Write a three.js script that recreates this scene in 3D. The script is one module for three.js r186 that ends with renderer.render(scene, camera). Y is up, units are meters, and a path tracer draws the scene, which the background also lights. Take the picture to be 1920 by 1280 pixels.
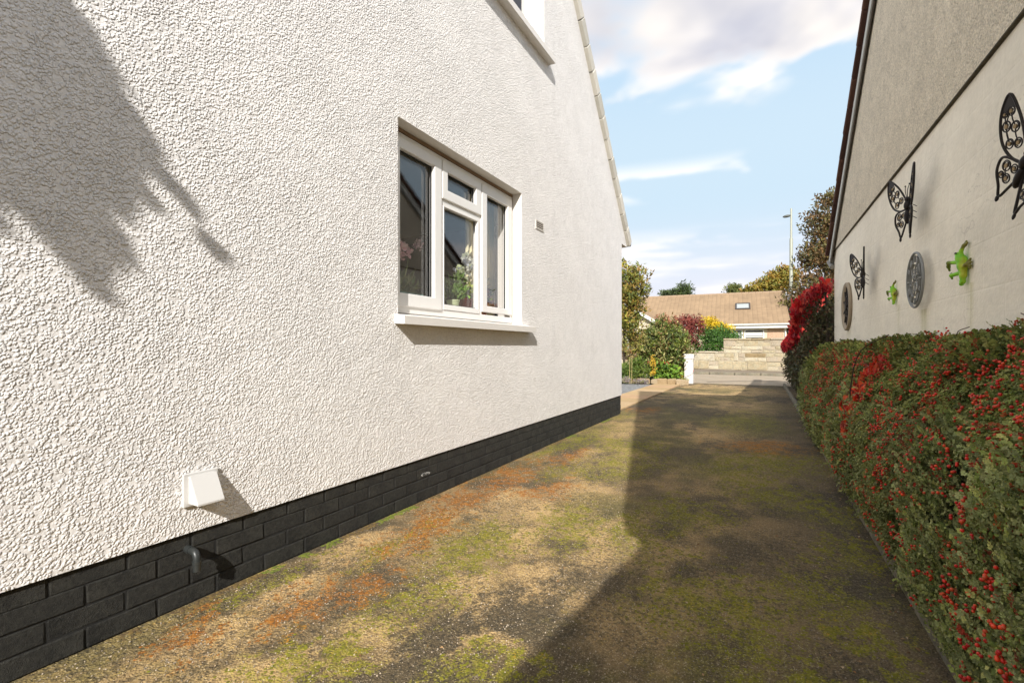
import * as THREE from 'three';
import { mergeGeometries } from 'three/addons/utils/BufferGeometryUtils.js';
import { ConvexGeometry } from 'three/addons/geometries/ConvexGeometry.js';
import { RoundedBoxGeometry } from 'three/addons/geometries/RoundedBoxGeometry.js';
import { MarchingCubes } from 'three/addons/objects/MarchingCubes.js';

// ------------------------------------------------------------------ camera, sky, sun, exposure
const scene = new THREE.Scene();
const EYE = 1.07, YAW = Math.atan2(483.5, 890);
const camera = new THREE.PerspectiveCamera(2 * Math.atan(640 / 890) * 180 / Math.PI, 1.5, 0.05, 2000);
camera.position.set(0, EYE, 0);
camera.rotation.y = YAW;                      // level camera, turned towards the white house
camera.setViewOffset(1920, 1280, 0, -12, 1920, 1280);
scene.add(camera);

const renderer = new THREE.WebGLRenderer({ antialias: true });
renderer.setSize(1024, 682);
renderer.toneMapping = THREE.LinearToneMapping;
renderer.toneMappingExposure = 1.6;
renderer.shadowMap.enabled = true;

const SUN = new THREE.Vector3(1, 1.55, 2.25).normalize();
const sun = new THREE.DirectionalLight(new THREE.Color(1.0, 0.965, 0.91), 3.75);
sun.position.copy(SUN).multiplyScalar(40);
sun.castShadow = true;
sun.shadow.mapSize.set(4096, 4096);
Object.assign(sun.shadow.camera, { left: -30, right: 30, top: 30, bottom: -30, near: 1, far: 120 });
sun.shadow.camera.updateProjectionMatrix();
scene.add(sun, sun.target);

// ------------------------------------------------------------------ noise
let seedState = 1;
const reseed = (n) => { seedState = n * 7919 + 17; };
function rnd() { seedState = (seedState + 0x6d2b79f5) | 0; let t = Math.imul(seedState ^ (seedState >>> 15), 1 | seedState); t = (t + Math.imul(t ^ (t >>> 7), 61 | t)) ^ t; return ((t ^ (t >>> 14)) >>> 0) / 4294967296; }
const rr = (a, b) => a + (b - a) * rnd();
const pick = (a) => a[Math.floor(rnd() * a.length) % a.length];
function hash2(x, y, s) { let h = Math.imul(x, 374761393) ^ Math.imul(y, 668265263) ^ Math.imul(s, 2147483647 ^ 0x2c1b3c6d); h = Math.imul(h ^ (h >>> 13), 1274126177); return ((h ^ (h >>> 16)) >>> 0) / 4294967296; }
function vnoise(x, y, s = 0) {
  const xi = Math.floor(x), yi = Math.floor(y); let fx = x - xi, fy = y - yi;
  fx = fx * fx * (3 - 2 * fx); fy = fy * fy * (3 - 2 * fy);
  const a = hash2(xi, yi, s), b = hash2(xi + 1, yi, s), c = hash2(xi, yi + 1, s), d = hash2(xi + 1, yi + 1, s);
  return a + (b - a) * fx + (c - a) * fy + (a - b - c + d) * fx * fy;
}
function fbm(x, y, s = 0, oct = 4, gain = 0.5) { let v = 0, a = 1, t = 0; for (let i = 0; i < oct; i++) { v += a * vnoise(x, y, s + i * 31); t += a; a *= gain; x = x * 2.03 + 17.1; y = y * 2.03 + 5.3; } return v / t; }
const sstep = (a, b, x) => { const t = Math.min(1, Math.max(0, (x - a) / (b - a))); return t * t * (3 - 2 * t); };
const mixa = (a, b, t) => [a[0] + (b[0] - a[0]) * t, a[1] + (b[1] - a[1]) * t, a[2] + (b[2] - a[2]) * t];
const toS = (x) => Math.max(0, Math.min(255, 255 * (x <= 0.0031308 ? x * 12.92 : 1.055 * Math.pow(x, 1 / 2.4) - 0.055)));
const S_LUT = new Uint8Array(4097); for (let i = 0; i <= 4096; i++) S_LUT[i] = Math.round(toS(i / 4096));
const toS8 = (x) => S_LUT[x <= 0 ? 0 : x >= 1 ? 4096 : (x * 4096) | 0];
// periodic value noise on an N x N grid, added into out
function addNoise(out, N, freq, amp, s) {
  const cell = N / freq, g = (i, j) => hash2(i % freq, j % freq, s);
  const ix = new Int32Array(N), fx = new Float32Array(N);
  for (let x = 0; x < N; x++) { const p = x / cell; ix[x] = Math.floor(p); const f = p - ix[x]; fx[x] = f * f * (3 - 2 * f); }
  for (let y = 0; y < N; y++) {
    const yi = ix[y], fy = fx[y];
    let last = -1, a = 0, b = 0, c = 0, d = 0;
    for (let x = 0, o = y * N; x < N; x++, o++) {
      if (ix[x] !== last) { last = ix[x]; a = g(last, yi); b = g(last + 1, yi); c = g(last, yi + 1); d = g(last + 1, yi + 1); }
      out[o] += amp * (a + (b - a) * fx[x] + (c - a) * fy + (a - b - c + d) * fx[x] * fy - 0.5);
    }
  }
}
function dataTex(data, w, h, srgb) {
  const t = new THREE.DataTexture(data, w, h, THREE.RGBAFormat);
  t.wrapS = t.wrapT = THREE.RepeatWrapping; t.magFilter = THREE.LinearFilter; t.minFilter = THREE.LinearMipmapLinearFilter; t.generateMipmaps = true;
  if (srgb) t.colorSpace = THREE.SRGBColorSpace;
  t.needsUpdate = true; return t;
}
function heightTex(h, N) {
  let lo = 1e9, hi = -1e9; for (const v of h) { if (v < lo) lo = v; if (v > hi) hi = v; }
  const d = new Uint8Array(N * N * 4);
  for (let i = 0; i < N * N; i++) { const v = Math.round(255 * (h[i] - lo) / (hi - lo)); d[i * 4] = d[i * 4 + 1] = d[i * 4 + 2] = v; d[i * 4 + 3] = 255; }
  return dataTex(d, N, N, false);
}
function colorTex(w, h, f) {
  const d = new Uint8Array(w * h * 4);
  for (let y = 0, i = 0; y < h; y++) for (let x = 0; x < w; x++, i += 4) { const c = f(x, y); d[i] = toS8(c[0]); d[i + 1] = toS8(c[1]); d[i + 2] = toS8(c[2]); d[i + 3] = 255; }
  return dataTex(d, w, h, true);
}
const scaled = (t, sx, sy = sx) => { const c = t.clone(); c.repeat.set(sx, sy); c.needsUpdate = true; return c; };

// ------------------------------------------------------------------ sky: haze towards the horizon, a broken cloud deck above, streaks low down
{
  const W = 2048, H = 1024, d = new Float32Array(W * H * 4);
  for (let j = 0; j < H; j++) {
    const el = ((j + 0.5) / H - 0.5) * Math.PI, deg = el * 180 / Math.PI, sy = Math.sin(el), cy = Math.cos(el);
    for (let i = 0; i < W; i++) {
      const az = ((i + 0.5) / W - 0.5) * 2 * Math.PI, x = cy * Math.cos(az), z = cy * Math.sin(az);
      const e = Math.max(0, deg);
      let c = mixa([0.57, 0.565, 0.625], [0.41, 0.52, 0.61], sstep(2, 17, e));
      c = mixa(c, [0.22, 0.385, 0.60], sstep(20, 50, e));
      if (deg > 0) {
        const k = 1 / (sy + 0.12), px = x * k, pz = z * k;                     // a flat layer seen from below
        const wx = px + 0.35 * (fbm(px * 1.3, pz * 1.3, 301, 3) - 0.5), wz = pz + 0.35 * (fbm(px * 1.3 + 9, pz * 1.3, 302, 3) - 0.5);
        // broken deck
        const n = fbm(wx * 1.55 + 2.9, wz * 1.55 + 1.35, 311, 6, 0.52), cover = sstep(23.6, 26.0, e + 9 * (n - 0.5)) * (1 - 0.25 * sstep(50, 80, e));
        const dens = sstep(0.335, 0.43, n) * cover;
        const thick = sstep(0.44, 0.60, fbm(wx * 1.9 + 4.2, wz * 1.9 + 8.8, 333, 4) * 0.55 + n * 0.5) * sstep(25.5, 29.5, e);
        let cc = mixa([0.80, 0.745, 0.685], [0.375, 0.385, 0.455], thick * 0.9);
        const puff = 0.9 + 0.2 * fbm(wx * 7, wz * 7, 340, 3); cc = [cc[0] * puff, cc[1] * puff, cc[2] * puff]; c = mixa(c, cc, dens * 0.97);
        // small fair weather scraps
        const m = fbm(wx * 2.4 + 31.7, wz * 3.2 + 4.4, 355, 5), band = sstep(15.5, 18, e) * (1 - sstep(18.5, 21, e));
        c = mixa(c, [0.80, 0.76, 0.72], band * sstep(0.53, 0.70, m) * 0.8);
        // streaks low over the horizon
        const s1 = fbm(az * 5 + 3 + 0.5 * fbm(az * 9, e * 0.5, 370, 2), e * 0.62 + 0.35 * fbm(az * 7, 3, 371, 2), 372, 5), sb = sstep(3.5, 7, e) * (1 - sstep(11, 14, e));
        c = mixa(c, [0.76, 0.72, 0.71], sb * sstep(0.36, 0.66, s1) * 0.75);
      }
      const o = (j * W + i) * 4; d[o] = c[0]; d[o + 1] = c[1]; d[o + 2] = c[2]; d[o + 3] = 1;
    }
  }
  const t = new THREE.DataTexture(d, W, H, THREE.RGBAFormat, THREE.FloatType);
  t.mapping = THREE.EquirectangularReflectionMapping; t.magFilter = THREE.LinearFilter; t.minFilter = THREE.LinearFilter; t.needsUpdate = true;
  scene.background = t; scene.environment = t;
}

// ------------------------------------------------------------------ builders
const D = new THREE.Object3D(), COL = new THREE.Color();
const kerbX0 = (z) => 0.524 + 0.01443 * (z + 2);
const counts = {};
function numbered(name) { const n = counts[name] = (counts[name] ?? -1) + 1; return n ? name + '_' + String(n).padStart(3, '0') : name; }
function tag(o, label, category, group) { o.userData = { label, category }; if (group) o.userData.group = group; return o; }
function thing(name, label, category, [x, y, z] = [0, 0, 0], turn = 0, group) {
  const o = new THREE.Group(); o.name = numbered(name); o.position.set(x, y, z); o.rotation.y = turn; scene.add(o);
  return tag(o, label, category, group);
}
function structure(name, label, category, obj) { obj.name = numbered(name); obj.userData = { kind: 'structure', label, category }; scene.add(obj); return obj; }
function part(name, geo, m, parent, label) {
  const o = new THREE.Mesh(Array.isArray(geo) ? merge(geo) : geo, m); o.name = name; o.castShadow = o.receiveShadow = true;
  if (label) o.userData.label = label; parent.add(o); return o;
}
function merge(list) {
  const l = list.map((g) => { const h = g.index ? g.toNonIndexed() : g; for (const k of Object.keys(h.attributes)) if (!['position', 'normal', 'uv'].includes(k)) h.deleteAttribute(k); if (!h.attributes.uv) uvBox(h); h.clearGroups?.(); return h; });
  return l.length === 1 ? l[0] : mergeGeometries(l);
}
function uvBox(g) {            // uv in metres, from the way each face points
  const p = g.attributes.position, n = g.attributes.normal, uv = new Float32Array(p.count * 2);
  for (let i = 0; i < p.count; i++) {
    const ax = Math.abs(n.getX(i)), ay = Math.abs(n.getY(i)), az = Math.abs(n.getZ(i));
    if (ax >= ay && ax >= az) { uv[i * 2] = p.getZ(i); uv[i * 2 + 1] = p.getY(i); } else if (ay >= az) { uv[i * 2] = p.getX(i); uv[i * 2 + 1] = p.getZ(i); } else { uv[i * 2] = p.getX(i); uv[i * 2 + 1] = p.getY(i); }
  }
  g.setAttribute('uv', new THREE.BufferAttribute(uv, 2)); return g;
}
function box(x0, x1, y0, y1, z0, z1, bevel = 0) {
  const w = Math.abs(x1 - x0), h = Math.abs(y1 - y0), d = Math.abs(z1 - z0);
  let g = bevel ? new RoundedBoxGeometry(w, h, d, 2, Math.min(bevel, w / 2.1, h / 2.1, d / 2.1)) : new THREE.BoxGeometry(w, h, d);
  g = g.index ? g.toNonIndexed() : g; g.translate((x0 + x1) / 2, (y0 + y1) / 2, (z0 + z1) / 2); return uvBox(g);
}
function hullBox(w, h, d, c, jit = 0) {     // a block with chamfered, slightly uneven edges
  const pts = [];
  for (const sx of [-1, 1]) for (const sy of [-1, 1]) for (const sz of [-1, 1]) {
    const x = sx * w / 2 + jit * (rnd() - 0.5), y = sy * h / 2 + jit * (rnd() - 0.5), z = sz * d / 2 + jit * (rnd() - 0.5);
    pts.push(new THREE.Vector3(x - sx * c, y - sy * c, z), new THREE.Vector3(x - sx * c, y, z - sz * c), new THREE.Vector3(x, y - sy * c, z - sz * c));
  }
  return uvBox(new ConvexGeometry(pts));
}
function shapeOf(pts) { const s = new THREE.Shape(); pts.forEach((p, i) => (i ? s.lineTo(p[0], p[1]) : s.moveTo(p[0], p[1]))); s.closePath(); return s; }
function pathOf(pts) { const s = new THREE.Path(); pts.forEach((p, i) => (i ? s.lineTo(p[0], p[1]) : s.moveTo(p[0], p[1]))); s.closePath(); return s; }
const rectPts = (a, b, c, d) => [[a, c], [b, c], [b, d], [a, d]];
function extrude(shape, depth, bevel = 0) { return new THREE.ExtrudeGeometry(shape, { depth: depth - 2 * bevel, bevelEnabled: bevel > 0, bevelThickness: bevel, bevelSize: bevel, bevelOffset: -bevel, bevelSegments: 2, curveSegments: 12 }).translate(0, 0, bevel); }
function tube(pts, r, seg = 24, rad = 8, closed = false) { return new THREE.TubeGeometry(new THREE.CatmullRomCurve3(pts.map((p) => new THREE.Vector3(...p)), closed), seg, r, rad, closed); }
function limb(a, b, ra, rb, seg = 8) {
  const A = new THREE.Vector3(...a), B = new THREE.Vector3(...b), d = B.clone().sub(A), g = new THREE.CylinderGeometry(rb, ra, d.length(), seg, 1);
  g.applyQuaternion(new THREE.Quaternion().setFromUnitVectors(new THREE.Vector3(0, 1, 0), d.clone().normalize())); return g.translate(...A.add(B).multiplyScalar(0.5).toArray());
}
const COS = Math.cos(YAW), SIN = Math.sin(YAW);
function at(px, py, depth) { const a = (px - 960) / 890, b = (652 - py) / 890; return [depth * (COS * a - SIN), EYE + depth * b, depth * (-SIN * a - COS)]; }   // a survey of the far objects from the camera station
const std = (rgb, roughness = 0.8, more = {}) => new THREE.MeshStandardMaterial({ color: new THREE.Color().setRGB(...rgb), roughness, ...more });

// ------------------------------------------------------------------ textures
// roughcast: thrown grit of 5 to 9 mm in a cement slurry
const RC = 2048, RCM = 1.35;
const roughcastH = (() => {
  const h = new Float32Array(RC * RC); reseed(5);
  const per = RC / RCM;
  const n1 = new Float32Array(RC * RC), n2 = new Float32Array(RC * RC);
  addNoise(n1, RC, 256, 1, 21); addNoise(n2, RC, 256, 1, 22);
  for (let k = 0; k < 23000; k++) {
    const cx = rnd() * RC, cy = rnd() * RC, r = rr(0.0036, 0.0068) * per, sx = rr(0.75, 1.3), a = rnd() * 3.14, ca = Math.cos(a), sa = Math.sin(a), top = rr(0.45, 1), R = Math.ceil(r * 1.7);
    for (let y = -R; y <= R; y++) for (let x = -R; x <= R; x++) {
      const X = Math.floor(cx + x) & (RC - 1), Y = Math.floor(cy + y) & (RC - 1), o = Y * RC + X;
      const dx = x + n1[o] * r * 0.35, dy = y + n2[o] * r * 0.35, u = (dx * ca + dy * sa) / (r * sx), v = (-dx * sa + dy * ca) / (r / sx), q = 1 - u * u - v * v;
      if (q > 0) { const t = top * Math.pow(q, 0.65); if (t > h[o]) h[o] = t; }
    }
  }
  const am = new Float32Array(RC * RC); addNoise(am, RC, 6, 0.35, 8); addNoise(am, RC, 24, 0.45, 9); for (let i = 0; i < h.length; i++) h[i] *= 1 + am[i];
  addNoise(h, RC, 14, 0.4, 3); addNoise(h, RC, 90, 0.3, 4); addNoise(h, RC, 400, 0.12, 6);
  return h;
})();
const roughcastBump = heightTex(roughcastH, RC);
const roughcastColor = (rgb, dirt) => { const N = 1024, m = new Float32Array(N * N); addNoise(m, N, 4, 0.05, 41); addNoise(m, N, 16, 0.05, 42); addNoise(m, N, 128, 0.06 + dirt * 0.8, 43); addNoise(m, N, 300, dirt, 44); addNoise(m, N, 16, dirt * 0.4, 45);
  return colorTex(N, N, (x, y) => { const v = 1 + m[y * N + x]; return [rgb[0] * v, rgb[1] * v, rgb[2] * (v - 0.01)]; }); };
// fine grit for paint, concrete, stone
const grit = (() => { const N = 1024, h = new Float32Array(N * N); addNoise(h, N, 8, 0.5, 51); addNoise(h, N, 64, 0.5, 52); addNoise(h, N, 256, 0.7, 53); addNoise(h, N, 512, 0.6, 54); return heightTex(h, N); })();
function mottled(rgb, amt, seed, freqs = [5, 24, 130], tint = 0) {
  const N = 512, m = new Float32Array(N * N), q = new Float32Array(N * N); freqs.forEach((f, i) => addNoise(m, N, f, amt, seed + i)); addNoise(q, N, 9, 1, seed + 9);
  return colorTex(N, N, (x, y) => { const v = 1 + m[y * N + x], t = q[y * N + x] * tint; return [rgb[0] * (v + t), rgb[1] * v, rgb[2] * (v - t)]; });
}

// the drive: worn tarmac with bare grit, green moss, rusty moss and pale lichen, with some sun and shade painted in. Colour at a spot of the ground, in metres.
const ORANGE = [[-1.95, -3.4, 0.30, 0.7], [-1.9, -2.8, 0.24, 0.5], [-1.78, -2.2, 0.24, 0.45], [-1.66, -1.6, 0.2, 0.32], [-1.7, -1.3, 0.16, 0.2], [-2.0, -1.13, 0.1, 0.14], [-1.86, -0.92, 0.15, 0.14], [-1.5, -3.3, 0.25, 0.4], [-1.2, -0.75, 0.12, 0.1], [-1.75, -4.4, 0.2, 0.5], [-0.1, -5.8, 0.5, 0.5], [-1.9, -8.3, 0.3, 0.6]];
const GREEN = [[-1.37, -2.05, 0.3, 0.45], [-2.03, -1.37, 0.1, 0.35], [-1.34, -1.54, 0.22, 0.3], [-1.27, -4.3, 0.45, 0.7], [-1.0, -2.6, 0.25, 0.4], [0.3, -3.7, 0.22, 0.35], [0.02, -3.9, 0.3, 0.5], [0.4, -3.0, 0.15, 0.3], [-0.18, -2.1, 0.4, 0.4], [-1.62, -3.87, 0.2, 0.5], [-0.64, -2.7, 0.2, 0.35], [0.2, -2.45, 0.25, 0.35], [-1.9, -5.5, 0.25, 0.9], [-0.8, -1.2, 0.25, 0.25], [-1.3, -1.0, 0.3, 0.22], [-2.0, -7.4, 0.2, 0.6], [0.0, -5.2, 0.5, 0.8], [-0.3, -7.6, 0.5, 1.2], [-0.45, -3.2, 0.3, 0.35], [0.1, -1.7, 0.3, 0.25], [-0.3, -4.6, 0.35, 0.4], [0.35, -1.9, 0.12, 0.3], [-1.8, -2.0, 0.1, 0.5], [-2.0, -4.8, 0.12, 0.8], [-1.35, -5.2, 0.4, 0.6]];
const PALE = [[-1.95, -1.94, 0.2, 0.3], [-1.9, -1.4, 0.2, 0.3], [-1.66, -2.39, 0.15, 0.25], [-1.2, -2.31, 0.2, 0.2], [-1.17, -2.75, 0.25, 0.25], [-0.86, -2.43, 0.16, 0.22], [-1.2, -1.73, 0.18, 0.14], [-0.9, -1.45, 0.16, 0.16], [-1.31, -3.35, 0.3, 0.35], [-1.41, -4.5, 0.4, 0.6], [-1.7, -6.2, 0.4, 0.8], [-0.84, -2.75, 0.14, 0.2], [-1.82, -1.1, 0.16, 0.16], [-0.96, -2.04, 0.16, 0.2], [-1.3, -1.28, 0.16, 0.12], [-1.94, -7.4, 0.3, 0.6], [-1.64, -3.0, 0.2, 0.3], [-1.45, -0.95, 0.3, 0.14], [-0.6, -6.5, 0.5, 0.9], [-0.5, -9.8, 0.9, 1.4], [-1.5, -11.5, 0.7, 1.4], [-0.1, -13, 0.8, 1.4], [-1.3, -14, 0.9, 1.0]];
function blobs(list, x, z) { let v = 0; for (const [cx, cz, rx, rz] of list) { const a = (x - cx) / rx, b = (z - cz) / rz, d = a * a + b * b; if (d < 4) v = Math.max(v, 1 - d * 0.5); } return v; }
let lastMoss = 0, lastRust = 0;
function driveColor(x, z, fine) {
  const big = fbm(x * 1.1 + 3, z * 0.8, 501, 4), mid = fbm(x * 5.5, z * 4.2, 520, 4), sm = fbm(x * 26, z * 24, 540, 3), warp = (mid - 0.5) * 0.5;
  const gn = fine ? vnoise(x * 230, z * 230, 560) : 0.5, gn2 = fine ? vnoise(x * 520 + 7, z * 520, 561) : 0.5;
  const right = sstep(-0.3, 0.5, x + warp * 1.4);                                  // bare dark tarmac by the kerb, coloured darker still to deepen the shade
  const gc = fine ? vnoise(x * 900 + 3, z * 900, 562) : 0.5;
  let c = mixa([0.105, 0.076, 0.038], [0.34, 0.228, 0.098], sstep(0.38, 0.68, big * 0.45 + mid * 0.55));
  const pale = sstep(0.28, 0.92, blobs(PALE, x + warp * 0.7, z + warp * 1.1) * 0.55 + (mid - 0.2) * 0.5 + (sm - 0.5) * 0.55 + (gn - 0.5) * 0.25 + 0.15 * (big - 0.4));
  c = mixa(c, [0.62, 0.41, 0.175], pale * 0.85);                                            // worn, lichen-crusted patches, kept mostly to the sunlit side so the shade reads darker
  c = mixa(c, [0.16, 0.135, 0.03], 0.5 * sstep(0.44, 0.62, fbm(x * 1.9 + 1, z * 1.3 + 4, 585, 5) * 0.75 + sm * 0.25));     // thin olive film of algae
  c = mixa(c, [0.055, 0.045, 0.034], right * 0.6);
  // stone chips showing in the binder
  const chip = gn * 0.45 + gn2 * 0.35 + gc * 0.2, k = 0.22 + 1.56 * chip; c = [c[0] * k, c[1] * k, c[2] * k];
  // green moss
  const g = blobs(GREEN, x + warp * 0.45, z + (sm - 0.5) * 0.5 + warp * 0.7), gm = sstep(0.44, 0.86, g * 0.50 + mid * 0.34 + (sm - 0.5) * 0.75 + (gn - 0.5) * 0.5 + (gn2 - 0.5) * 0.25 + 0.12 * (fbm(x * 1.7, z * 1.2, 600, 3) - 0.3));
  c = mixa(c, mixa([0.085, 0.085, 0.006], [0.29, 0.26, 0.010], gn * 0.7 + sm * 0.45), gm * 0.82);
  // rusty moss
  const o = blobs(ORANGE, x + warp * 0.5, z + warp * 0.9), om = sstep(0.43, 0.82, o * 0.56 + (mid - 0.2) * 0.36 + (sm - 0.5) * 0.8 + (gn - 0.5) * 0.5 + (gn2 - 0.5) * 0.2);
  lastMoss = gm; lastRust = om;
  c = mixa(c, mixa([0.12, 0.042, 0.010], [0.52, 0.19, 0.012], gn * 0.55 + sm * 0.5), om * 0.86);
  // dark crumbs of dead moss and pale chips
  if (fine) { const dk = sstep(0.52, 0.70, fbm(x * 85, z * 85, 640, 2)); c = mixa(c, [0.045, 0.036, 0.02], dk * 0.62 * sstep(0.25, 0.5, fbm(x * 4, z * 4, 650, 2))); }
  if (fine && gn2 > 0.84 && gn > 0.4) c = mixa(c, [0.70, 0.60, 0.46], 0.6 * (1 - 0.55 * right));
  return c;
}
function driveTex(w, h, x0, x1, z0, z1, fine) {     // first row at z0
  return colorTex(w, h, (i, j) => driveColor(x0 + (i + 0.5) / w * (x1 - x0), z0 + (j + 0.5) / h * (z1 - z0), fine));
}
const tarmacBump = (() => { const N = 2048, h = new Float32Array(N * N); addNoise(h, N, 6, 0.5, 71); addNoise(h, N, 60, 0.5, 72); addNoise(h, N, 200, 0.8, 73); addNoise(h, N, 400, 1.0, 74); addNoise(h, N, 800, 0.6, 75); return heightTex(h, N); })();

// ------------------------------------------------------------------ materials
const M = {
  roughcast: new THREE.MeshStandardMaterial({ map: scaled(roughcastColor([0.85, 0.82, 0.80], 0.05), 1 / 1.3), bumpMap: scaled(roughcastBump, 1 / RCM), bumpScale: 0.010, roughness: 0.92 }),
  dash: new THREE.MeshStandardMaterial({ map: scaled(roughcastColor([0.76, 0.68, 0.55], 0.42), 1 / 1.1), bumpMap: scaled(roughcastBump, 1 / 1.5), bumpScale: 0.012, roughness: 0.95 }),
  whitePaint: std([0.76, 0.725, 0.68], 0.6, { bumpMap: scaled(grit, 2), bumpScale: 0.0012 }),
  upvc: std([0.82, 0.80, 0.77], 0.28),
  sealant: std([0.26, 0.17, 0.10], 0.9),
  gasket: std([0.02, 0.02, 0.02], 0.6),
  plastic: std([0.64, 0.625, 0.60], 0.4),
  blackBrick: [0.021, 0.024, 0.027, 0.022].map((v, i) => std([1, 1, 1], 0.85, { map: scaled(mottled([v * 1.1, v * 1.05, v * 0.84], 0.8, 600 + i * 9, [5, 40, 200]), 2.3), bumpMap: scaled(grit, 2 + i * 0.4), bumpScale: 0.010 })),
  blackMortar: std([0.017, 0.017, 0.016], 0.9, { bumpMap: scaled(grit, 4), bumpScale: 0.004 }),
  blackPipe: std([0.03, 0.033, 0.032], 0.38),
  glass: new THREE.MeshPhysicalMaterial({ color: 0xffffff, roughness: 0.0, transmission: 1, thickness: 0, ior: 1.6 }),
  roofTile: std([0.16, 0.115, 0.085], 0.9, { bumpMap: scaled(grit, 2), bumpScale: 0.004 }),
  vergeWhite: ['0.62,0.585,0.51', '0.55,0.52,0.45', '0.68,0.64,0.56'].map((s) => std(s.split(',').map(Number), 0.85, { bumpMap: scaled(grit, 3), bumpScale: 0.003 })),
  inner: std([0.30, 0.27, 0.23], 0.9),
  concrete: new THREE.MeshStandardMaterial({ map: scaled(mottled([0.20, 0.175, 0.125], 0.4, 81, [6, 40, 160], 0.15), 1.2), bumpMap: scaled(grit, 2.5), bumpScale: 0.004, roughness: 0.95 }),
};

// ------------------------------------------------------------------ the setting
function sheet(x0, x1, z0, z1, y, m, uvMetres = true) {
  const g = new THREE.PlaneGeometry(x1 - x0, z0 - z1).rotateX(-Math.PI / 2).translate((x0 + x1) / 2, y, (z0 + z1) / 2);
  if (uvMetres) uvBox(g.toNonIndexed ? g : g);
  const o = new THREE.Mesh(g, m); o.receiveShadow = true; return o;
}
structure('ground', 'dry grassy ground all round the houses', 'ground', sheet(-600, 600, 600, -900, -0.03, new THREE.MeshStandardMaterial({ map: scaled(mottled([0.12, 0.115, 0.05], 0.4, 91, [4, 20, 120], 0.2), 0.4), bumpMap: scaled(grit, 0.5), bumpScale: 0.02, roughness: 1 })));
const drive = structure('driveway', 'mossy old tarmac drive between the two houses, half of it in shade', 'driveway', new THREE.Group());
{
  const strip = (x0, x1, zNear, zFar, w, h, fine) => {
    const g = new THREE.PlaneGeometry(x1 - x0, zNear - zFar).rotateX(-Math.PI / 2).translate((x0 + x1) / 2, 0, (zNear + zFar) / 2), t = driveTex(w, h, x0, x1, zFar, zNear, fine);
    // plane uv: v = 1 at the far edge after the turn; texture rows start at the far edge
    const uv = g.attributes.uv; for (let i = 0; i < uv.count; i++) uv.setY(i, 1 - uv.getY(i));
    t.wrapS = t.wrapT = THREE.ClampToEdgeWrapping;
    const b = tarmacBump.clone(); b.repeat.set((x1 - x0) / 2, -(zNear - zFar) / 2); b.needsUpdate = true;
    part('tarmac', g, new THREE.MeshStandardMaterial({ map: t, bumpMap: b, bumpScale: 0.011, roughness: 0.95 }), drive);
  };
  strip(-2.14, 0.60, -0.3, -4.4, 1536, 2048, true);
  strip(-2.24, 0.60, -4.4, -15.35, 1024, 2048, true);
  strip(-2.14, 0.75, 9, -0.3, 256, 512, false);
}
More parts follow.
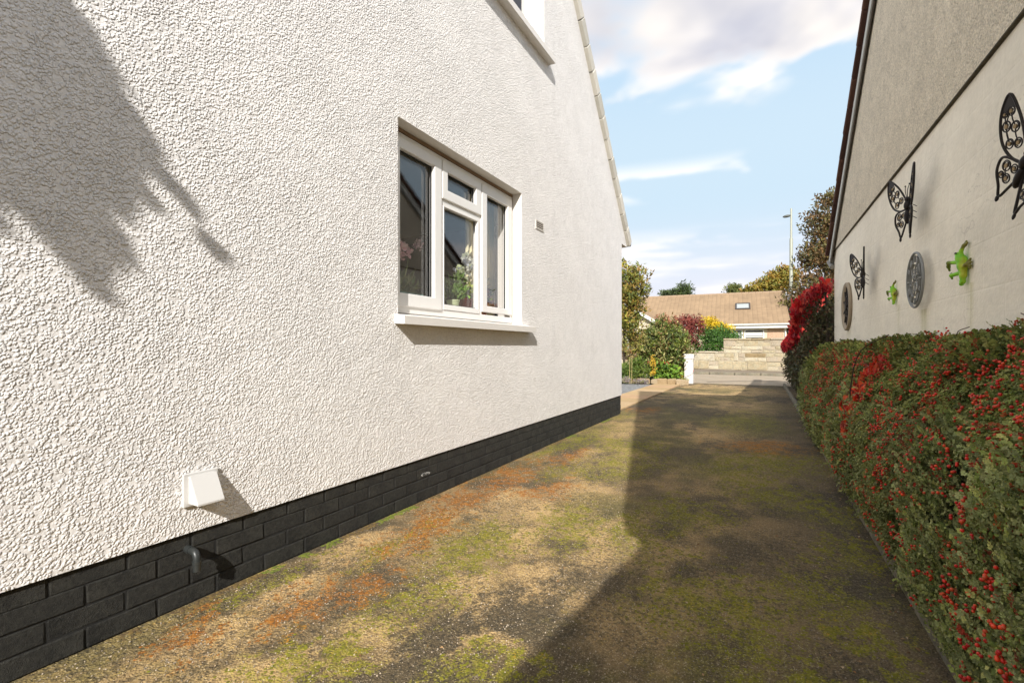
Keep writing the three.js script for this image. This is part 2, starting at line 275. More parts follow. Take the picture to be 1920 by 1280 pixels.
{
  // matter lying on the tarmac: cushions of moss, loose chips, fallen leaves
  reseed(17);
  const tuft = new THREE.IcosahedronGeometry(1, 1), tp = tuft.attributes.position; for (let i = 0; i < tp.count; i++) { const k = 0.75 + 0.5 * vnoise(tp.getX(i) * 2.3 + 5, tp.getZ(i) * 2.3 + tp.getY(i) * 3, 7); tp.setXYZ(i, tp.getX(i) * k, Math.max(-0.1, tp.getY(i)) * k * 0.5, tp.getZ(i) * k); } tuft.computeVertexNormals();
  const moss = [], grit = [], litter = [], mossy = std([1, 1, 1], 1);
  for (let i = 0; i < 60000 && moss.length < 16000; i++) { const z = -0.45 - 5.0 * Math.pow(rnd(), 1.3), x = rr(-2.10, 0.5), c = driveColor(x, z, true), r = lastRust > lastMoss; if (Math.max(lastMoss, lastRust) < 0.42) continue; const s = rr(0.0022, 0.0062) * (1 - z * 0.06), b = rr(0.7, 1.25); moss.push({ p: [x, -0.0006, z], r: [0, rr(0, 6), 0], s: [s, s * rr(0.5, 1), s], c: r ? [0.24 * b, 0.09 * b, 0.012] : [0.17 * b, 0.16 * b, 0.010] }); }
  for (let i = 0; i < 2600; i++) { const z = -0.45 - 6.8 * Math.pow(rnd(), 1.2), n = fbm(z * 2.2, 4, 700, 3); if (n < 0.47) continue; const x = -2.125 + 0.05 * Math.pow(rnd(), 2), s = rr(0.004, 0.011), b = rr(0.7, 1.3), g = vnoise(z * 3, 1, 71) > 0.4; moss.push({ p: [x, -0.001, z], r: [0, rr(0, 6), 0], s: [s, s * rr(0.6, 1.3), s], c: g ? [0.13 * b, 0.15 * b, 0.018] : [0.13 * b, 0.085 * b, 0.03] }); }
  for (let i = 0; i < 9000; i++) { const z = -0.45 - 4.2 * Math.pow(rnd(), 1.2), x = rr(-2.10, 0.5), b = rr(0.4, 1.3) * (x > -0.4 ? 0.6 : 1); grit.push({ p: [x, 0.0006, z], r: [rr(0, 3), rr(0, 3), 0], s: rr(0.0012, 0.0034), c: [0.42 * b, 0.34 * b, 0.25 * b] }); }  // chips coloured darker on the shaded kerb side, to go with the tarmac
  for (let i = 0; i < 520; i++) { const z = -0.5 - 11 * Math.pow(rnd(), 1.4), near = rnd() < 0.62, x = near ? kerbX0(z) - 0.05 - 0.30 * Math.pow(rnd(), 2) : rr(-2.08, 0.4), c = pick([[0.30, 0.14, 0.05], [0.36, 0.22, 0.10], [0.20, 0.10, 0.04], [0.45, 0.33, 0.20]]); litter.push({ p: [x, 0.003, z], r: [-Math.PI / 2 + rr(-0.35, 0.35), rr(-0.3, 0.3), rr(0, 6.3)], s: rr(0.5, 1.25), c }); }
  for (const [n, g, m, l, lab] of [['moss', tuft, mossy, moss, 'small cushions of green and rusty moss on the tarmac drive'], ['loose_grit', new THREE.IcosahedronGeometry(1, 0), std([1, 1, 1], 0.8), grit, 'loose pale stone chips scattered on the tarmac drive'], ['leaf_litter', leafGeo(0.017, 0.010, 0.3), std([1, 1, 1], 0.8, { side: THREE.DoubleSide }), litter, 'small fallen leaves on the drive, most of them along the kerb']]) tag(instanced(n, g, m, l, scene), lab, n.replace('_', ' ')).userData.kind = 'stuff';
}
const roadTex = mottled([0.38, 0.305, 0.215], 0.16, 101, [6, 40, 200], 0.06);
const roadM = new THREE.MeshStandardMaterial({ map: scaled(roadTex, 0.5), bumpMap: scaled(tarmacBump, 0.5), bumpScale: 0.008, roughness: 0.95 });
structure('road', 'plain grey tarmac road across the end of the drive', 'road', sheet(-60, 60, -15.35, -20.62, -0.004, roadM));
{
  const pts = [[-1.75, -16.1], [-0.9, -16.9], [0.0, -17.4], [1.2, -17.5], [1.2, -17.44], [0.0, -17.33], [-0.86, -16.82], [-1.7, -16.03]];
  const g = new THREE.ExtrudeGeometry(shapeOf(pts.map(([x, z]) => [x, -z])), { depth: 0.003, bevelEnabled: false }).rotateX(-Math.PI / 2);
  const o = new THREE.Mesh(g, std([0.10, 0.088, 0.075], 0.9)); o.name = numbered('tar_seam'); scene.add(tag(o, 'dark tar seam running diagonally across the road', 'road seam'));
}
const pave = structure('pavement', 'narrow pavement along the far side of the road, under the stone wall', 'pavement', new THREE.Group());
part('footway', box(-40, 40, -0.02, 0.085, -24.6, -20.78), new THREE.MeshStandardMaterial({ map: scaled(mottled([0.21, 0.165, 0.115], 0.2, 111), 0.6), roughness: 0.95 }), pave);
for (let k = 0; k < 14; k++) part('kerb_stone', hullBox(0.905, 0.13, 0.13, 0.018, 0.008).translate(-7.2 + k * 0.92, 0.034, -20.69), M.concrete, pave);
// paving strip, gravel and bed edge in front of the white house
const path = structure('path', 'strip of buff concrete paving along the drive in front of the white house', 'path', new THREE.Group());
{
  const tones = [[0.47, 0.325, 0.165], [0.50, 0.35, 0.19], [0.44, 0.30, 0.145], [0.49, 0.315, 0.17]].map((c, i) => new THREE.MeshStandardMaterial({ map: scaled(mottled(c, 0.12, 120 + i * 5), 1), bumpMap: scaled(grit, 2), bumpScale: 0.002, roughness: 0.95 })); reseed(12);
  part('bedding', box(-2.95, -2.24, -0.05, 0.004, -14.35, -7.55), std([0.25, 0.19, 0.12], 1), path);
  for (let k = 0; k < 9; k++) part('paving_slab', hullBox(0.70, 0.04, 0.737, 0.005, 0.004).translate(-2.595, 0.006 + rr(-0.001, 0.002), -7.98 - k * 0.747), tones[k % 4], path);
}
structure('gravel_bed', 'patch of pale grey gravel beside the paving in front of the white house', 'gravel', sheet(-9, -2.95, -7.6, -14.2, -0.006, new THREE.MeshStandardMaterial({ map: scaled(mottled([0.36, 0.36, 0.355], 0.45, 131, [20, 120, 250], 0.05), 1), bumpMap: scaled(tarmacBump, 1), bumpScale: 0.03, roughness: 1 })));
structure('soil', 'dark soil of the planted bed behind the stone edging', 'soil', new THREE.Mesh(box(-9, -2.3, -0.02, 0.12, -15.3, -14.33), std([0.06, 0.045, 0.03], 1, { bumpMap: scaled(grit, 2), bumpScale: 0.05 })));
{
  const e = thing('stone_edging', 'row of low uneven buff edging stones in front of the planted bed', 'edging stones', [0, 0, 0]); reseed(14);
  const tones = [[0.46, 0.33, 0.18], [0.38, 0.26, 0.13], [0.52, 0.40, 0.25], [0.34, 0.22, 0.10]].map((c) => std(c, 0.95, { bumpMap: scaled(grit, 2), bumpScale: 0.02 }));
  for (let x = -6.4; x < -2.3;) { const w = rr(0.18, 0.36); part('stone', hullBox(w - 0.02, rr(0.15, 0.20), 0.13, 0.02, 0.04).translate(x + w / 2, 0.075, -14.26 + rr(-0.02, 0.02)), pick(tones), e); x += w; }
}
const kerb = structure('kerb', 'concrete edging kerb along the foot of the hedge', 'kerb', new THREE.Group());
reseed(15);
for (let k = 0; k < 17; k++) { const z = -0.2 - k * 0.915, x = 0.556 + 0.01443 * (z + 2) - 0.028; part('kerb_stone', hullBox(0.05, 0.13, 0.905, 0.009, 0.006).rotateY(0.0144).translate(x + 0.022, 0.015 + rr(-0.006, 0.006), z), M.concrete, kerb); }
structure('bed_soil', 'dark soil under the hedge', 'soil', sheet(0.5, 1.2, 3, -16.5, -0.012, std([0.045, 0.035, 0.025], 1, { bumpMap: scaled(grit, 2), bumpScale: 0.04 })));

// ------------------------------------------------------------------ the white house (its gable stands along the drive at x = -2.12; s runs away from the camera)
const WX = -2.12;
const house = thing('white_house', 'white roughcast house with black brick base and steep gable, left of the drive', 'house', [0, 0, 0]);
const sPlate = (shape, depth, xBack, bevel = 0) => extrude(shape, depth, bevel).rotateY(Math.PI / 2).translate(xBack, 0, 0);       // shape in (s, y), thickness towards +x
const WIN = { s0: 2.352, s1: 4.10, y0: 1.279, y1: 2.573 }, UP = { s0: 2.95, s1: 4.62, y0: 4.215, y1: 5.3 };
{
  const rake = (s) => 2.79 + (7.95 - s) * 1.026;
  const out = shapeOf([[-1.0, 0.302], [7.65, 0.302], [7.65, 2.767], [7.95, 2.767], [7.98, 2.80], [3.4, rake(3.4)], [-1.2, 2.80], [-1.0, 2.767]]);
  for (const w of [WIN, UP]) out.holes.push(pathOf(rectPts(w.s0, w.s1, w.y0, w.y1)));
  const g = new THREE.ExtrudeGeometry(out, { depth: 0.27, bevelEnabled: false }).rotateY(Math.PI / 2).translate(WX - 0.27, 0, 0);
  part('wall', g, [M.roughcast, M.whitePaint], house);
  part('wall', [box(-9, WX - 0.28, 0, 2.85, -7.65, -7.40), box(-9, WX - 0.28, 0, 2.85, 0.75, 1.0), box(-9.25, -9, 0, 2.85, -7.65, 1.0)], M.whitePaint, house);
  part('floor', [box(-9, WX - 0.275, 0.02, 0.28, -7.4, 0.75), box(-9, WX - 0.275, 2.66, 2.88, -7.4, 0.75)], M.inner, house);
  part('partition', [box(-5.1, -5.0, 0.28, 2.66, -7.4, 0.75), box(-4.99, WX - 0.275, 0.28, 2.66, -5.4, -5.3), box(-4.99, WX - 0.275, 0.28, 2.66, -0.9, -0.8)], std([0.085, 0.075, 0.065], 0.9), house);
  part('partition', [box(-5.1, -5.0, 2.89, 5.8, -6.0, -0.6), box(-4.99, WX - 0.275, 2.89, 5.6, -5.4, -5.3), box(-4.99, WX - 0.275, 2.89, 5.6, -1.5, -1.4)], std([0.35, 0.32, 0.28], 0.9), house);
  // roof
  const L = Math.hypot(1, 1.026), roof = part('roof', sPlate(shapeOf([[8.02, 2.82], [8.02, 2.95], [3.4, 7.70], [-1.25, 2.95], [-1.25, 2.82], [3.4, 7.56]]), 7.13, -9.3), M.roofTile, house);
  const gy = 2.80;
  // verge tiles: one clipped unit to a course
  reseed(21);
  for (let k = 0; k < 21; k++) {
    const d = 0.305, len = 0.297, s = 8.03 - (k + 0.5) * d / L, y = 2.795 + (k + 0.5) * d / L * 1.026;
    const g = hullBox(0.20, 0.145, len, 0.008, 0.006); g.rotateX(-Math.atan(1.026) + rr(-0.012, 0.012)); g.translate(WX - 0.045 + rr(-0.002, 0.002), y + 0.03, -s);
    part('verge_tile', g, M.vergeWhite[k % 3], roof);
  }
  part('soffit', box(-9, WX - 0.28, 2.75, 2.765, -7.95, -7.66), M.whitePaint, house);
  part('fascia', box(-9, WX - 0.002, 2.766, 2.90, -7.975, -7.952), M.whitePaint, house);
  const gut = new THREE.CylinderGeometry(0.055, 0.055, 7, 14, 1, false, 0, Math.PI * 2).rotateZ(Math.PI / 2).translate(WX - 3.46, 2.845, -8.045);
  part('gutter', gut, M.blackPipe, house);
}
// black painted brick base, every brick of it
{
  const base = part('plinth', box(-2.40, WX - 0.0168, -0.05, 0.296, -7.64, 1.0), M.blackMortar, house); reseed(31);
  const protos = [0, 1, 2, 3, 4].map(() => hullBox(0.06, 0.0710, 0.219, 0.004, 0.003));
  const rows = [[0.0775 * 3 - 0.005, -0.877 - 0.004], [0.155, -0.756], [0.0775, -0.877], [0.0, -0.756]];
  for (const [y, z0] of rows) for (let k = -3; k < 32; k++) {
    const a = z0 - k * 0.2255 - 0.1128; if (a < -7.56 || a > 0.6) continue;
    const b = part('brick', protos[(k * 7 + Math.round(y * 100)) % 5 < 0 ? 0 : ((k + 3) * 7 + Math.round(y * 100)) % 5], M.blackBrick[(k * k + Math.round(y * 40) + 12) % 4], base);
    b.position.set(WX - 0.043 + rr(-0.0015, 0.0015), y + 0.0395, a); b.rotation.set(rr(-0.008, 0.008), rr(-0.006, 0.006), 0);
  }
  for (const y of [0, 0.155]) { const b = part('brick', hullBox(0.058, 0.0665, 0.09, 0.005, 0.003), M.blackBrick[1], base); b.position.set(WX - 0.043, y + 0.0395, -7.595); }
  // a flake of worn paint and efflorescence
for (let k = 0; k < 7; k++) { const a = []; for (let i = 0; i < 7; i++) { const t = i / 7 * 6.283, r = rr(0.004, 0.013); a.push([2.61 + k * 0.012 + Math.cos(t) * r * 1.6, 0.178 + rr(0, 0.008) + Math.sin(t) * r]); } part('paint_chip', extrude(shapeOf(a), 0.002).rotateY(Math.PI / 2).translate(WX - 0.0135, 0, 0), std([0.42, 0.42, 0.40], 0.9), base); }
}
// windows
function ring(s0, s1, y0, y1, w, depth, xBack, bevel = 0.005) {     // w: [left, right, bottom, top]
  const sh = shapeOf(rectPts(s0, s1, y0, y1)); sh.holes.push(pathOf(rectPts(s0 + w[0], s1 - w[1], y0 + w[2], y1 - w[3]))); return sPlate(sh, depth, xBack, bevel);
}
const bar = (s0, s1, y0, y1, x0, x1, bev = 0.004) => box(x0, x1, y0, y1, -s1, -s0, bev);
{
  const win = part('window', [ring(2.353, 4.099, 1.31, 2.547, [0.05, 0.045, 0.055, 0.05], 0.065, -2.290), bar(2.925, 2.97, 1.36, 2.50, -2.288, -2.227), bar(3.495, 3.54, 1.36, 2.50, -2.288, -2.227), bar(2.965, 3.50, 2.175, 2.225, -2.288, -2.226)], M.upvc, house);
  const sash = (a, b, c, d, w) => { const o = part('sash', ring(a, b, c, d, w, 0.052, -2.262, 0.006), M.upvc, win); return o; };
  sash(2.375, 2.943, 1.357, 2.515, [0.10, 0.09, 0.091, 0.08]); sash(2.952, 3.512, 2.222, 2.515, [0.07, 0.083, 0.078, 0.075]); sash(3.522, 4.072, 1.387, 2.513, [0.086, 0.084, 0.055, 0.085]);
  const bead = (a, b, c, d) => part('gasket', ring(a, b, c, d, [0.006, 0.006, 0.006, 0.006], 0.012, -2.252, 0), M.gasket, win);
  for (const [a, b, c, d] of [[2.475, 2.853, 1.448, 2.435], [3.022, 3.429, 2.30, 2.44], [2.971, 3.495, 1.41, 2.174], [3.608, 3.988, 1.442, 2.428]]) {
    bead(a - 0.001, b + 0.001, c - 0.001, d + 0.001);
    for (const x of [-2.256, -2.276]) part('pane', new THREE.PlaneGeometry(b - a, d - c).rotateY(Math.PI / 2).translate(x, (c + d) / 2, -(a + b) / 2), M.glass, win);
  }
  part('bead_frame', ring(2.971, 3.494, 1.366, 2.174, [0.012, 0.03, 0.042, 0.012], 0.03, -2.248, 0.003), M.upvc, win);
  part('sealant', [box(-2.24, -2.218, 2.548, 2.571, -4.098, -2.354), box(-2.245, -2.2225, 1.312, 2.548, -4.0985, -4.092)], M.sealant, win);
  part('inner_board', box(-2.62, -2.295, 1.335, 1.365, -4.12, -2.34, 0.006), std([0.7, 0.68, 0.64], 0.4), win);
  const sill = new THREE.ExtrudeGeometry(shapeOf([[0, 1.223], [0.010, 1.2215], [0.215, 1.235], [0.215, 1.308], [0.012, 1.279], [0, 1.275]]), { depth: 1.93, bevelEnabled: true, bevelThickness: 0.004, bevelSize: 0.003, bevelOffset: -0.003, bevelSegments: 2 }).rotateY(Math.PI).translate(-2.035, 0, -2.322);
  part('sill', uvBox(sill.toNonIndexed()), M.whitePaint, win);
  // window upstairs
  const up = part('window', [ring(UP.s0 + 0.001, UP.s1 - 0.001, 4.25, UP.y1 - 0.01, [0.05, 0.05, 0.055, 0.05], 0.065, -2.290), bar(3.82, 3.87, 4.3, 5.25, -2.288, -2.227)], M.upvc, house);
  part('sash', ring(3.875, 4.585, 4.29, 5.26, [0.075, 0.075, 0.08, 0.08], 0.052, -2.262, 0.006), M.upvc, up); part('sash', ring(2.98, 3.815, 4.29, 5.26, [0.075, 0.075, 0.08, 0.08], 0.052, -2.262, 0.006), M.upvc, up);
  for (const [a, b] of [[3.95, 4.51], [3.055, 3.74]]) part('pane', new THREE.PlaneGeometry(b - a, 0.81).rotateY(Math.PI / 2).translate(-2.256, 4.775, -(a + b) / 2), M.glass, up);
  const sill2 = new THREE.ExtrudeGeometry(shapeOf([[0, 4.142], [0.010, 4.14], [0.215, 4.15], [0.215, 4.248], [0.012, 4.208], [0, 4.204]]), { depth: 1.93, bevelEnabled: true, bevelThickness: 0.004, bevelSize: 0.003, bevelOffset: -0.003, bevelSegments: 2 }).rotateY(Math.PI).translate(-2.035, 0, -2.80);
  part('sill', uvBox(sill2.toNonIndexed()), M.whitePaint, up);
}
// louvred vent, fan cowl, overflow pipe
{
  const v = part('air_vent', ring(4.405, 4.60, 2.30, 2.395, [0.012, 0.012, 0.010, 0.010], 0.007, WX + 0.001, 0.002), std([0.72, 0.68, 0.63], 0.8), house);
  part('backing', box(WX - 0.001, WX + 0.003, 2.305, 2.39, -4.597, -4.41), std([0.05, 0.035, 0.022], 0.9), v);
  for (let k = 0; k < 4; k++) part('slat', new THREE.BoxGeometry(0.004, 0.010, 0.180).rotateZ(0.5).translate(WX + 0.005, 2.318 + k * 0.0195, -4.5025), std([0.50, 0.45, 0.39], 0.8), v);
  const flange = part('fan_cowl', box(WX + 0.001, WX + 0.013, 0.412, 0.552, -1.204, -1.062, 0.005), M.plastic, house);
  const side = new THREE.ExtrudeGeometry(shapeOf([[0.012, 0.534], [0.022, 0.536], [0.078, 0.432], [0.078, 0.427], [0.012, 0.427]]), { depth: 0.004, bevelEnabled: false });
  const z0 = -1.083, z1 = -1.188;
  const face = new THREE.ExtrudeGeometry(shapeOf([[0.012, 0.536], [0.024, 0.538], [0.081, 0.432], [0.081, 0.427], [0.077, 0.427], [0.021, 0.533], [0.012, 0.531]]), { depth: z0 - z1, bevelEnabled: true, bevelSize: 0.0015, bevelThickness: 0.0015, bevelSegments: 2 });
  part('hood', merge([face.translate(WX, 0, z1), side.clone().translate(WX, 0, z0 - 0.004), side.clone().translate(WX, 0, z1)]), M.plastic, flange);
  part('duct_mouth', new THREE.CylinderGeometry(0.045, 0.045, 0.006, 20).rotateZ(Math.PI / 2).translate(WX + 0.015, 0.475, -1.135), M.gasket, flange);
  const pipe = part('overflow_pipe', tube([[WX - 0.06, 0.234, -1.09], [WX + 0.02, 0.234, -1.09], [WX + 0.046, 0.230, -1.09], [WX + 0.058, 0.212, -1.09], [WX + 0.06, 0.19, -1.09], [WX + 0.06, 0.158, -1.09]], 0.0145, 28, 12), M.blackPipe, house);
  part('pipe_collar', [new THREE.CylinderGeometry(0.0170, 0.0170, 0.012, 16).translate(WX + 0.06, 0.194, -1.09), new THREE.CylinderGeometry(0.017, 0.017, 0.014, 16).rotateZ(Math.PI / 2).translate(WX + 0.012, 0.234, -1.09)], M.blackPipe, pipe);
}

// ------------------------------------------------------------------ behind the downstairs window
{
  const c = thing('curtain', 'pale yellow curtain hanging at the right inside the downstairs window', 'curtain', [-2.49, 0, 0]);
  const pts = []; for (let i = 0; i <= 60; i++) { const s = 3.68 + i / 60 * 0.50; pts.push([s, 0.022 * Math.sin(i * 0.95) + 0.008 * Math.sin(i * 1.9)]); }
  const sh = new THREE.Shape(); pts.forEach(([s, o], i) => (i ? sh.lineTo(o, s) : sh.moveTo(o, s))); for (let i = 60; i >= 0; i--) sh.lineTo(pts[i][1] - 0.004, pts[i][0]);
  part('cloth', new THREE.ExtrudeGeometry(sh, { depth: 1.15, bevelEnabled: false }).rotateX(-Math.PI / 2).translate(0, 1.37, 0), std([0.80, 0.72, 0.44], 0.9), c);
}
function leafGeo(l, w, fold = 0.25) {
  const g = new THREE.BufferGeometry(), z = w * fold;
  g.setAttribute('position', new THREE.Float32BufferAttribute([0, 0, 0, -w / 2, l * 0.45, z, 0, l, 0, 0, 0, 0, 0, l, 0, w / 2, l * 0.45, z], 3));
  g.setAttribute('uv', new THREE.Float32BufferAttribute([0.5, 0, 0, 0.5, 0.5, 1, 0.5, 0, 0.5, 1, 1, 0.5], 2)); g.computeVertexNormals(); return g;
}
function ovalLeaf(l, w) {   // rounder leaf, four triangles
  const g = new THREE.BufferGeometry(), z = w * 0.14, a = [[0, 0, 0], [-w * 0.42, l * 0.3, z], [-w * 0.40, l * 0.72, z], [0, l, 0], [w * 0.40, l * 0.72, z], [w * 0.42, l * 0.3, z]], v = [];
  for (const [i, j, k] of [[0, 3, 1], [1, 3, 2], [0, 5, 3], [5, 4, 3]]) v.push(...a[i], ...a[k === 1 || k === 2 ? k : j], ...a[k === 1 || k === 2 ? j : k]);
  g.setAttribute('position', new THREE.Float32BufferAttribute(v, 3)); g.computeVertexNormals(); return uvBox(g);
}
function scatterLeaf(leaf, n, r, up = 0.3) {      // a clump of n leaves inside a ball of radius r
  const l = []; const q = new THREE.Quaternion(), v = new THREE.Vector3();
  for (let i = 0; i < n; i++) { const g = leaf.clone(); q.setFromEuler(new THREE.Euler(rr(-1.5, 1.5), rr(0, 6.3), rr(-1.2, 1.2))); g.applyQuaternion(q); g.scale(1, 1, 1); v.set(rr(-1, 1), rr(-1, 1), rr(-1, 1)); if (v.length() > 1) v.normalize(); v.multiplyScalar(r); l.push(g.translate(v.x, v.y, v.z)); }
  return mergeGeometries(l);
}
function instanced(name, geo, m, list, parent) {      // list of {p, q | r, s, c}
  const o = new THREE.InstancedMesh(geo, m, list.length); o.name = name; o.userData.kind = 'stuff'; o.castShadow = o.receiveShadow = true;
  list.forEach((e, i) => { D.position.set(...e.p); if (e.q) D.quaternion.copy(e.q); else D.rotation.set(...e.r); const s = e.s ?? 1; Array.isArray(s) ? D.scale.set(...s) : D.scale.setScalar(s); D.updateMatrix(); o.setMatrixAt(i, D.matrix); if (e.c) o.setColorAt(i, COL.setRGB(...e.c)); });
  parent.add(o); return o;
}
const leafM = std([1, 1, 1], 0.6, { side: THREE.DoubleSide });
const leafGlossM = std([1, 1, 1], 0.62, { side: THREE.DoubleSide });
const softLeafM = new THREE.MeshPhysicalMaterial({ color: 0xffffff, roughness: 0.9, transmission: 0.42, thickness: 0, side: THREE.DoubleSide });
const thinLeafM = new THREE.MeshPhysicalMaterial({ color: 0xffffff, roughness: 0.8, specularIntensity: 0.5, transmission: 0.3, thickness: 0, side: THREE.DoubleSide });
const barkM = new THREE.MeshStandardMaterial({ map: scaled(mottled([0.10, 0.075, 0.05], 0.4, 141), 2), bumpMap: scaled(grit, 2), bumpScale: 0.02, roughness: 1 });
// a crown: clumps of leaves gathered in the outer part of one or more ellipsoids
function crown(parent, balls, palette, leaf, opt = {}) {
  const { per = 12, clumpR = 0.25, name = 'crown', mat = leafM, shell = 0.55, droop = 0, jitter = 0.25 } = opt, list = [];
  const geos = [0, 1, 2].map(() => scatterLeaf(leaf, per, clumpR)), by = [[], [], []];
  for (const [c, r, n] of balls) for (let i = 0; i < n; i++) {
    const v = new THREE.Vector3(rr(-1, 1), rr(-1, 1), rr(-1, 1)); if (v.lengthSq() > 1) { i--; continue; }
    const d = v.length() || 1; v.multiplyScalar((shell + (1 - shell) * Math.pow(rnd(), 0.8)) / d * (0.82 + 0.36 * vnoise(v.x / d * 3 + c[0] * 9, v.y / d * 3 + v.z / d * 2.3 + c[2], 77)));
    const q = pick(palette), b = rr(1 - jitter, 1 + jitter), s = rr(0.7, 1.25);
    by[i % 3].push({ p: [c[0] + v.x * r[0], c[1] + v.y * r[1] - droop * (v.x * v.x + v.z * v.z), c[2] + v.z * r[2]], r: [rr(-0.6, 0.6), rr(0, 6.3), rr(-0.6, 0.6)], s, c: [q[0] * b, q[1] * b, q[2] * b] });
  }
  by.forEach((l, k) => { if (l.length) instanced(name, geos[k], mat, l, parent); });
}
function wood(parent, base, tops, r0, name = 'trunk', m = barkM) {
  const l = []; const fork = [base[0], base[1] + (tops[0][1] - base[1]) * 0.4, base[2]];
  l.push(limb(base, fork, r0, r0 * 0.75));
  for (const t of tops) { const mid = fork.map((v, i) => v + (t[i] - v) * 0.5 + (i === 1 ? 0.05 : rr(-0.05, 0.05)) * Math.abs(t[1] - base[1])); l.push(limb(fork, mid, r0 * 0.55, r0 * 0.33), limb(mid, t, r0 * 0.33, r0 * 0.10)); }
  part(name, merge(l), m, parent);
}
// pot plants on the inner sill
{
  reseed(51);
  const pot = (p, r, h, c) => part('pot', new THREE.LatheGeometry([[0, 0], [r * 0.78, 0], [r, h * 0.92], [r * 1.06, h * 0.92], [r * 1.06, h], [r * 0.9, h], [r * 0.85, h * 0.85], [0, h * 0.85]].map(([a, b]) => new THREE.Vector2(a, b)), 24), std(c, 0.4), p);
  const y = 1.366;
  const a = thing('orchid', 'white flowered pot plant in a pale green pot in the middle of the downstairs window', 'pot plant', [-2.37, y, -3.31]);
  pot(a, 0.055, 0.11, [0.62, 0.68, 0.42]);
  crown(a, [[[0, 0.20, 0], [0.10, 0.10, 0.10], 26]], [[0.10, 0.18, 0.035], [0.16, 0.26, 0.06]], leafGeo(0.09, 0.035), { per: 4, clumpR: 0.03, name: 'leaves', mat: leafGlossM });
  part('stem', [tube([[0, 0.1, 0], [0.01, 0.3, -0.05], [0.02, 0.42, -0.13], [0.02, 0.40, -0.22]], 0.003, 20, 5)], std([0.12, 0.16, 0.05], 0.6), a);
  crown(a, [[[0.02, 0.33, -0.09], [0.05, 0.08, 0.06], 16], [[0.02, 0.44, -0.20], [0.05, 0.09, 0.07], 20]], [[0.50, 0.50, 0.42], [0.46, 0.48, 0.52], [0.48, 0.52, 0.30]], ovalLeaf(0.035, 0.035), { per: 5, clumpR: 0.018, name: 'flowers' });
  const b = thing('pot_plant', 'dark red potted plant right of the white flowers inside the window', 'pot plant', [-2.40, y, -3.53]);
  pot(b, 0.075, 0.14, [0.22, 0.022, 0.02]);
  crown(b, [[[0, 0.2, 0], [0.1, 0.09, 0.1], 24]], [[0.10, 0.14, 0.03], [0.30, 0.34, 0.05]], leafGeo(0.09, 0.045), { per: 4, clumpR: 0.03, name: 'leaves', mat: leafGlossM });
  const c = thing('pot_plant', 'leafy plant in an orange pot beside the yellow curtain', 'pot plant', [-2.40, y, -3.80]);
  pot(c, 0.065, 0.12, [0.62, 0.16, 0.02]);
  crown(c, [[[0, 0.19, 0], [0.08, 0.08, 0.08], 18]], [[0.08, 0.10, 0.03], [0.22, 0.08, 0.02]], leafGeo(0.08, 0.04), { per: 4, clumpR: 0.03, name: 'leaves', mat: leafGlossM });
  const d = thing('planter', 'small teal planter behind the left pane with pale pink flowers on tall stems', 'planter', [-2.40, y, -2.74]);
  part('box', box(-0.06, 0.06, 0, 0.115, -0.15, 0.15, 0.012), std([0.06, 0.20, 0.16], 0.5), d);
  part('stem', [tube([[0, 0.1, 0.03], [0.01, 0.28, 0.0], [0.0, 0.42, -0.06], [0, 0.49, -0.15]], 0.003, 20, 5), tube([[0, 0.1, 0], [0.01, 0.22, 0.05], [0.0, 0.38, 0.1]], 0.003, 20, 5)], std([0.12, 0.16, 0.05], 0.6), d);
  crown(d, [[[0, 0.16, 0], [0.08, 0.07, 0.13], 20]], [[0.10, 0.16, 0.05], [0.16, 0.2, 0.07]], leafGeo(0.09, 0.03), { per: 4, clumpR: 0.03, name: 'leaves', mat: leafGlossM });
  crown(d, [[[0, 0.42, 0.06], [0.05, 0.07, 0.12], 22], [[0.0, 0.50, -0.16], [0.03, 0.05, 0.05], 9]], [[0.62, 0.36, 0.40], [0.74, 0.55, 0.56]], ovalLeaf(0.032, 0.03), { per: 5, clumpR: 0.018, name: 'flowers' });
}

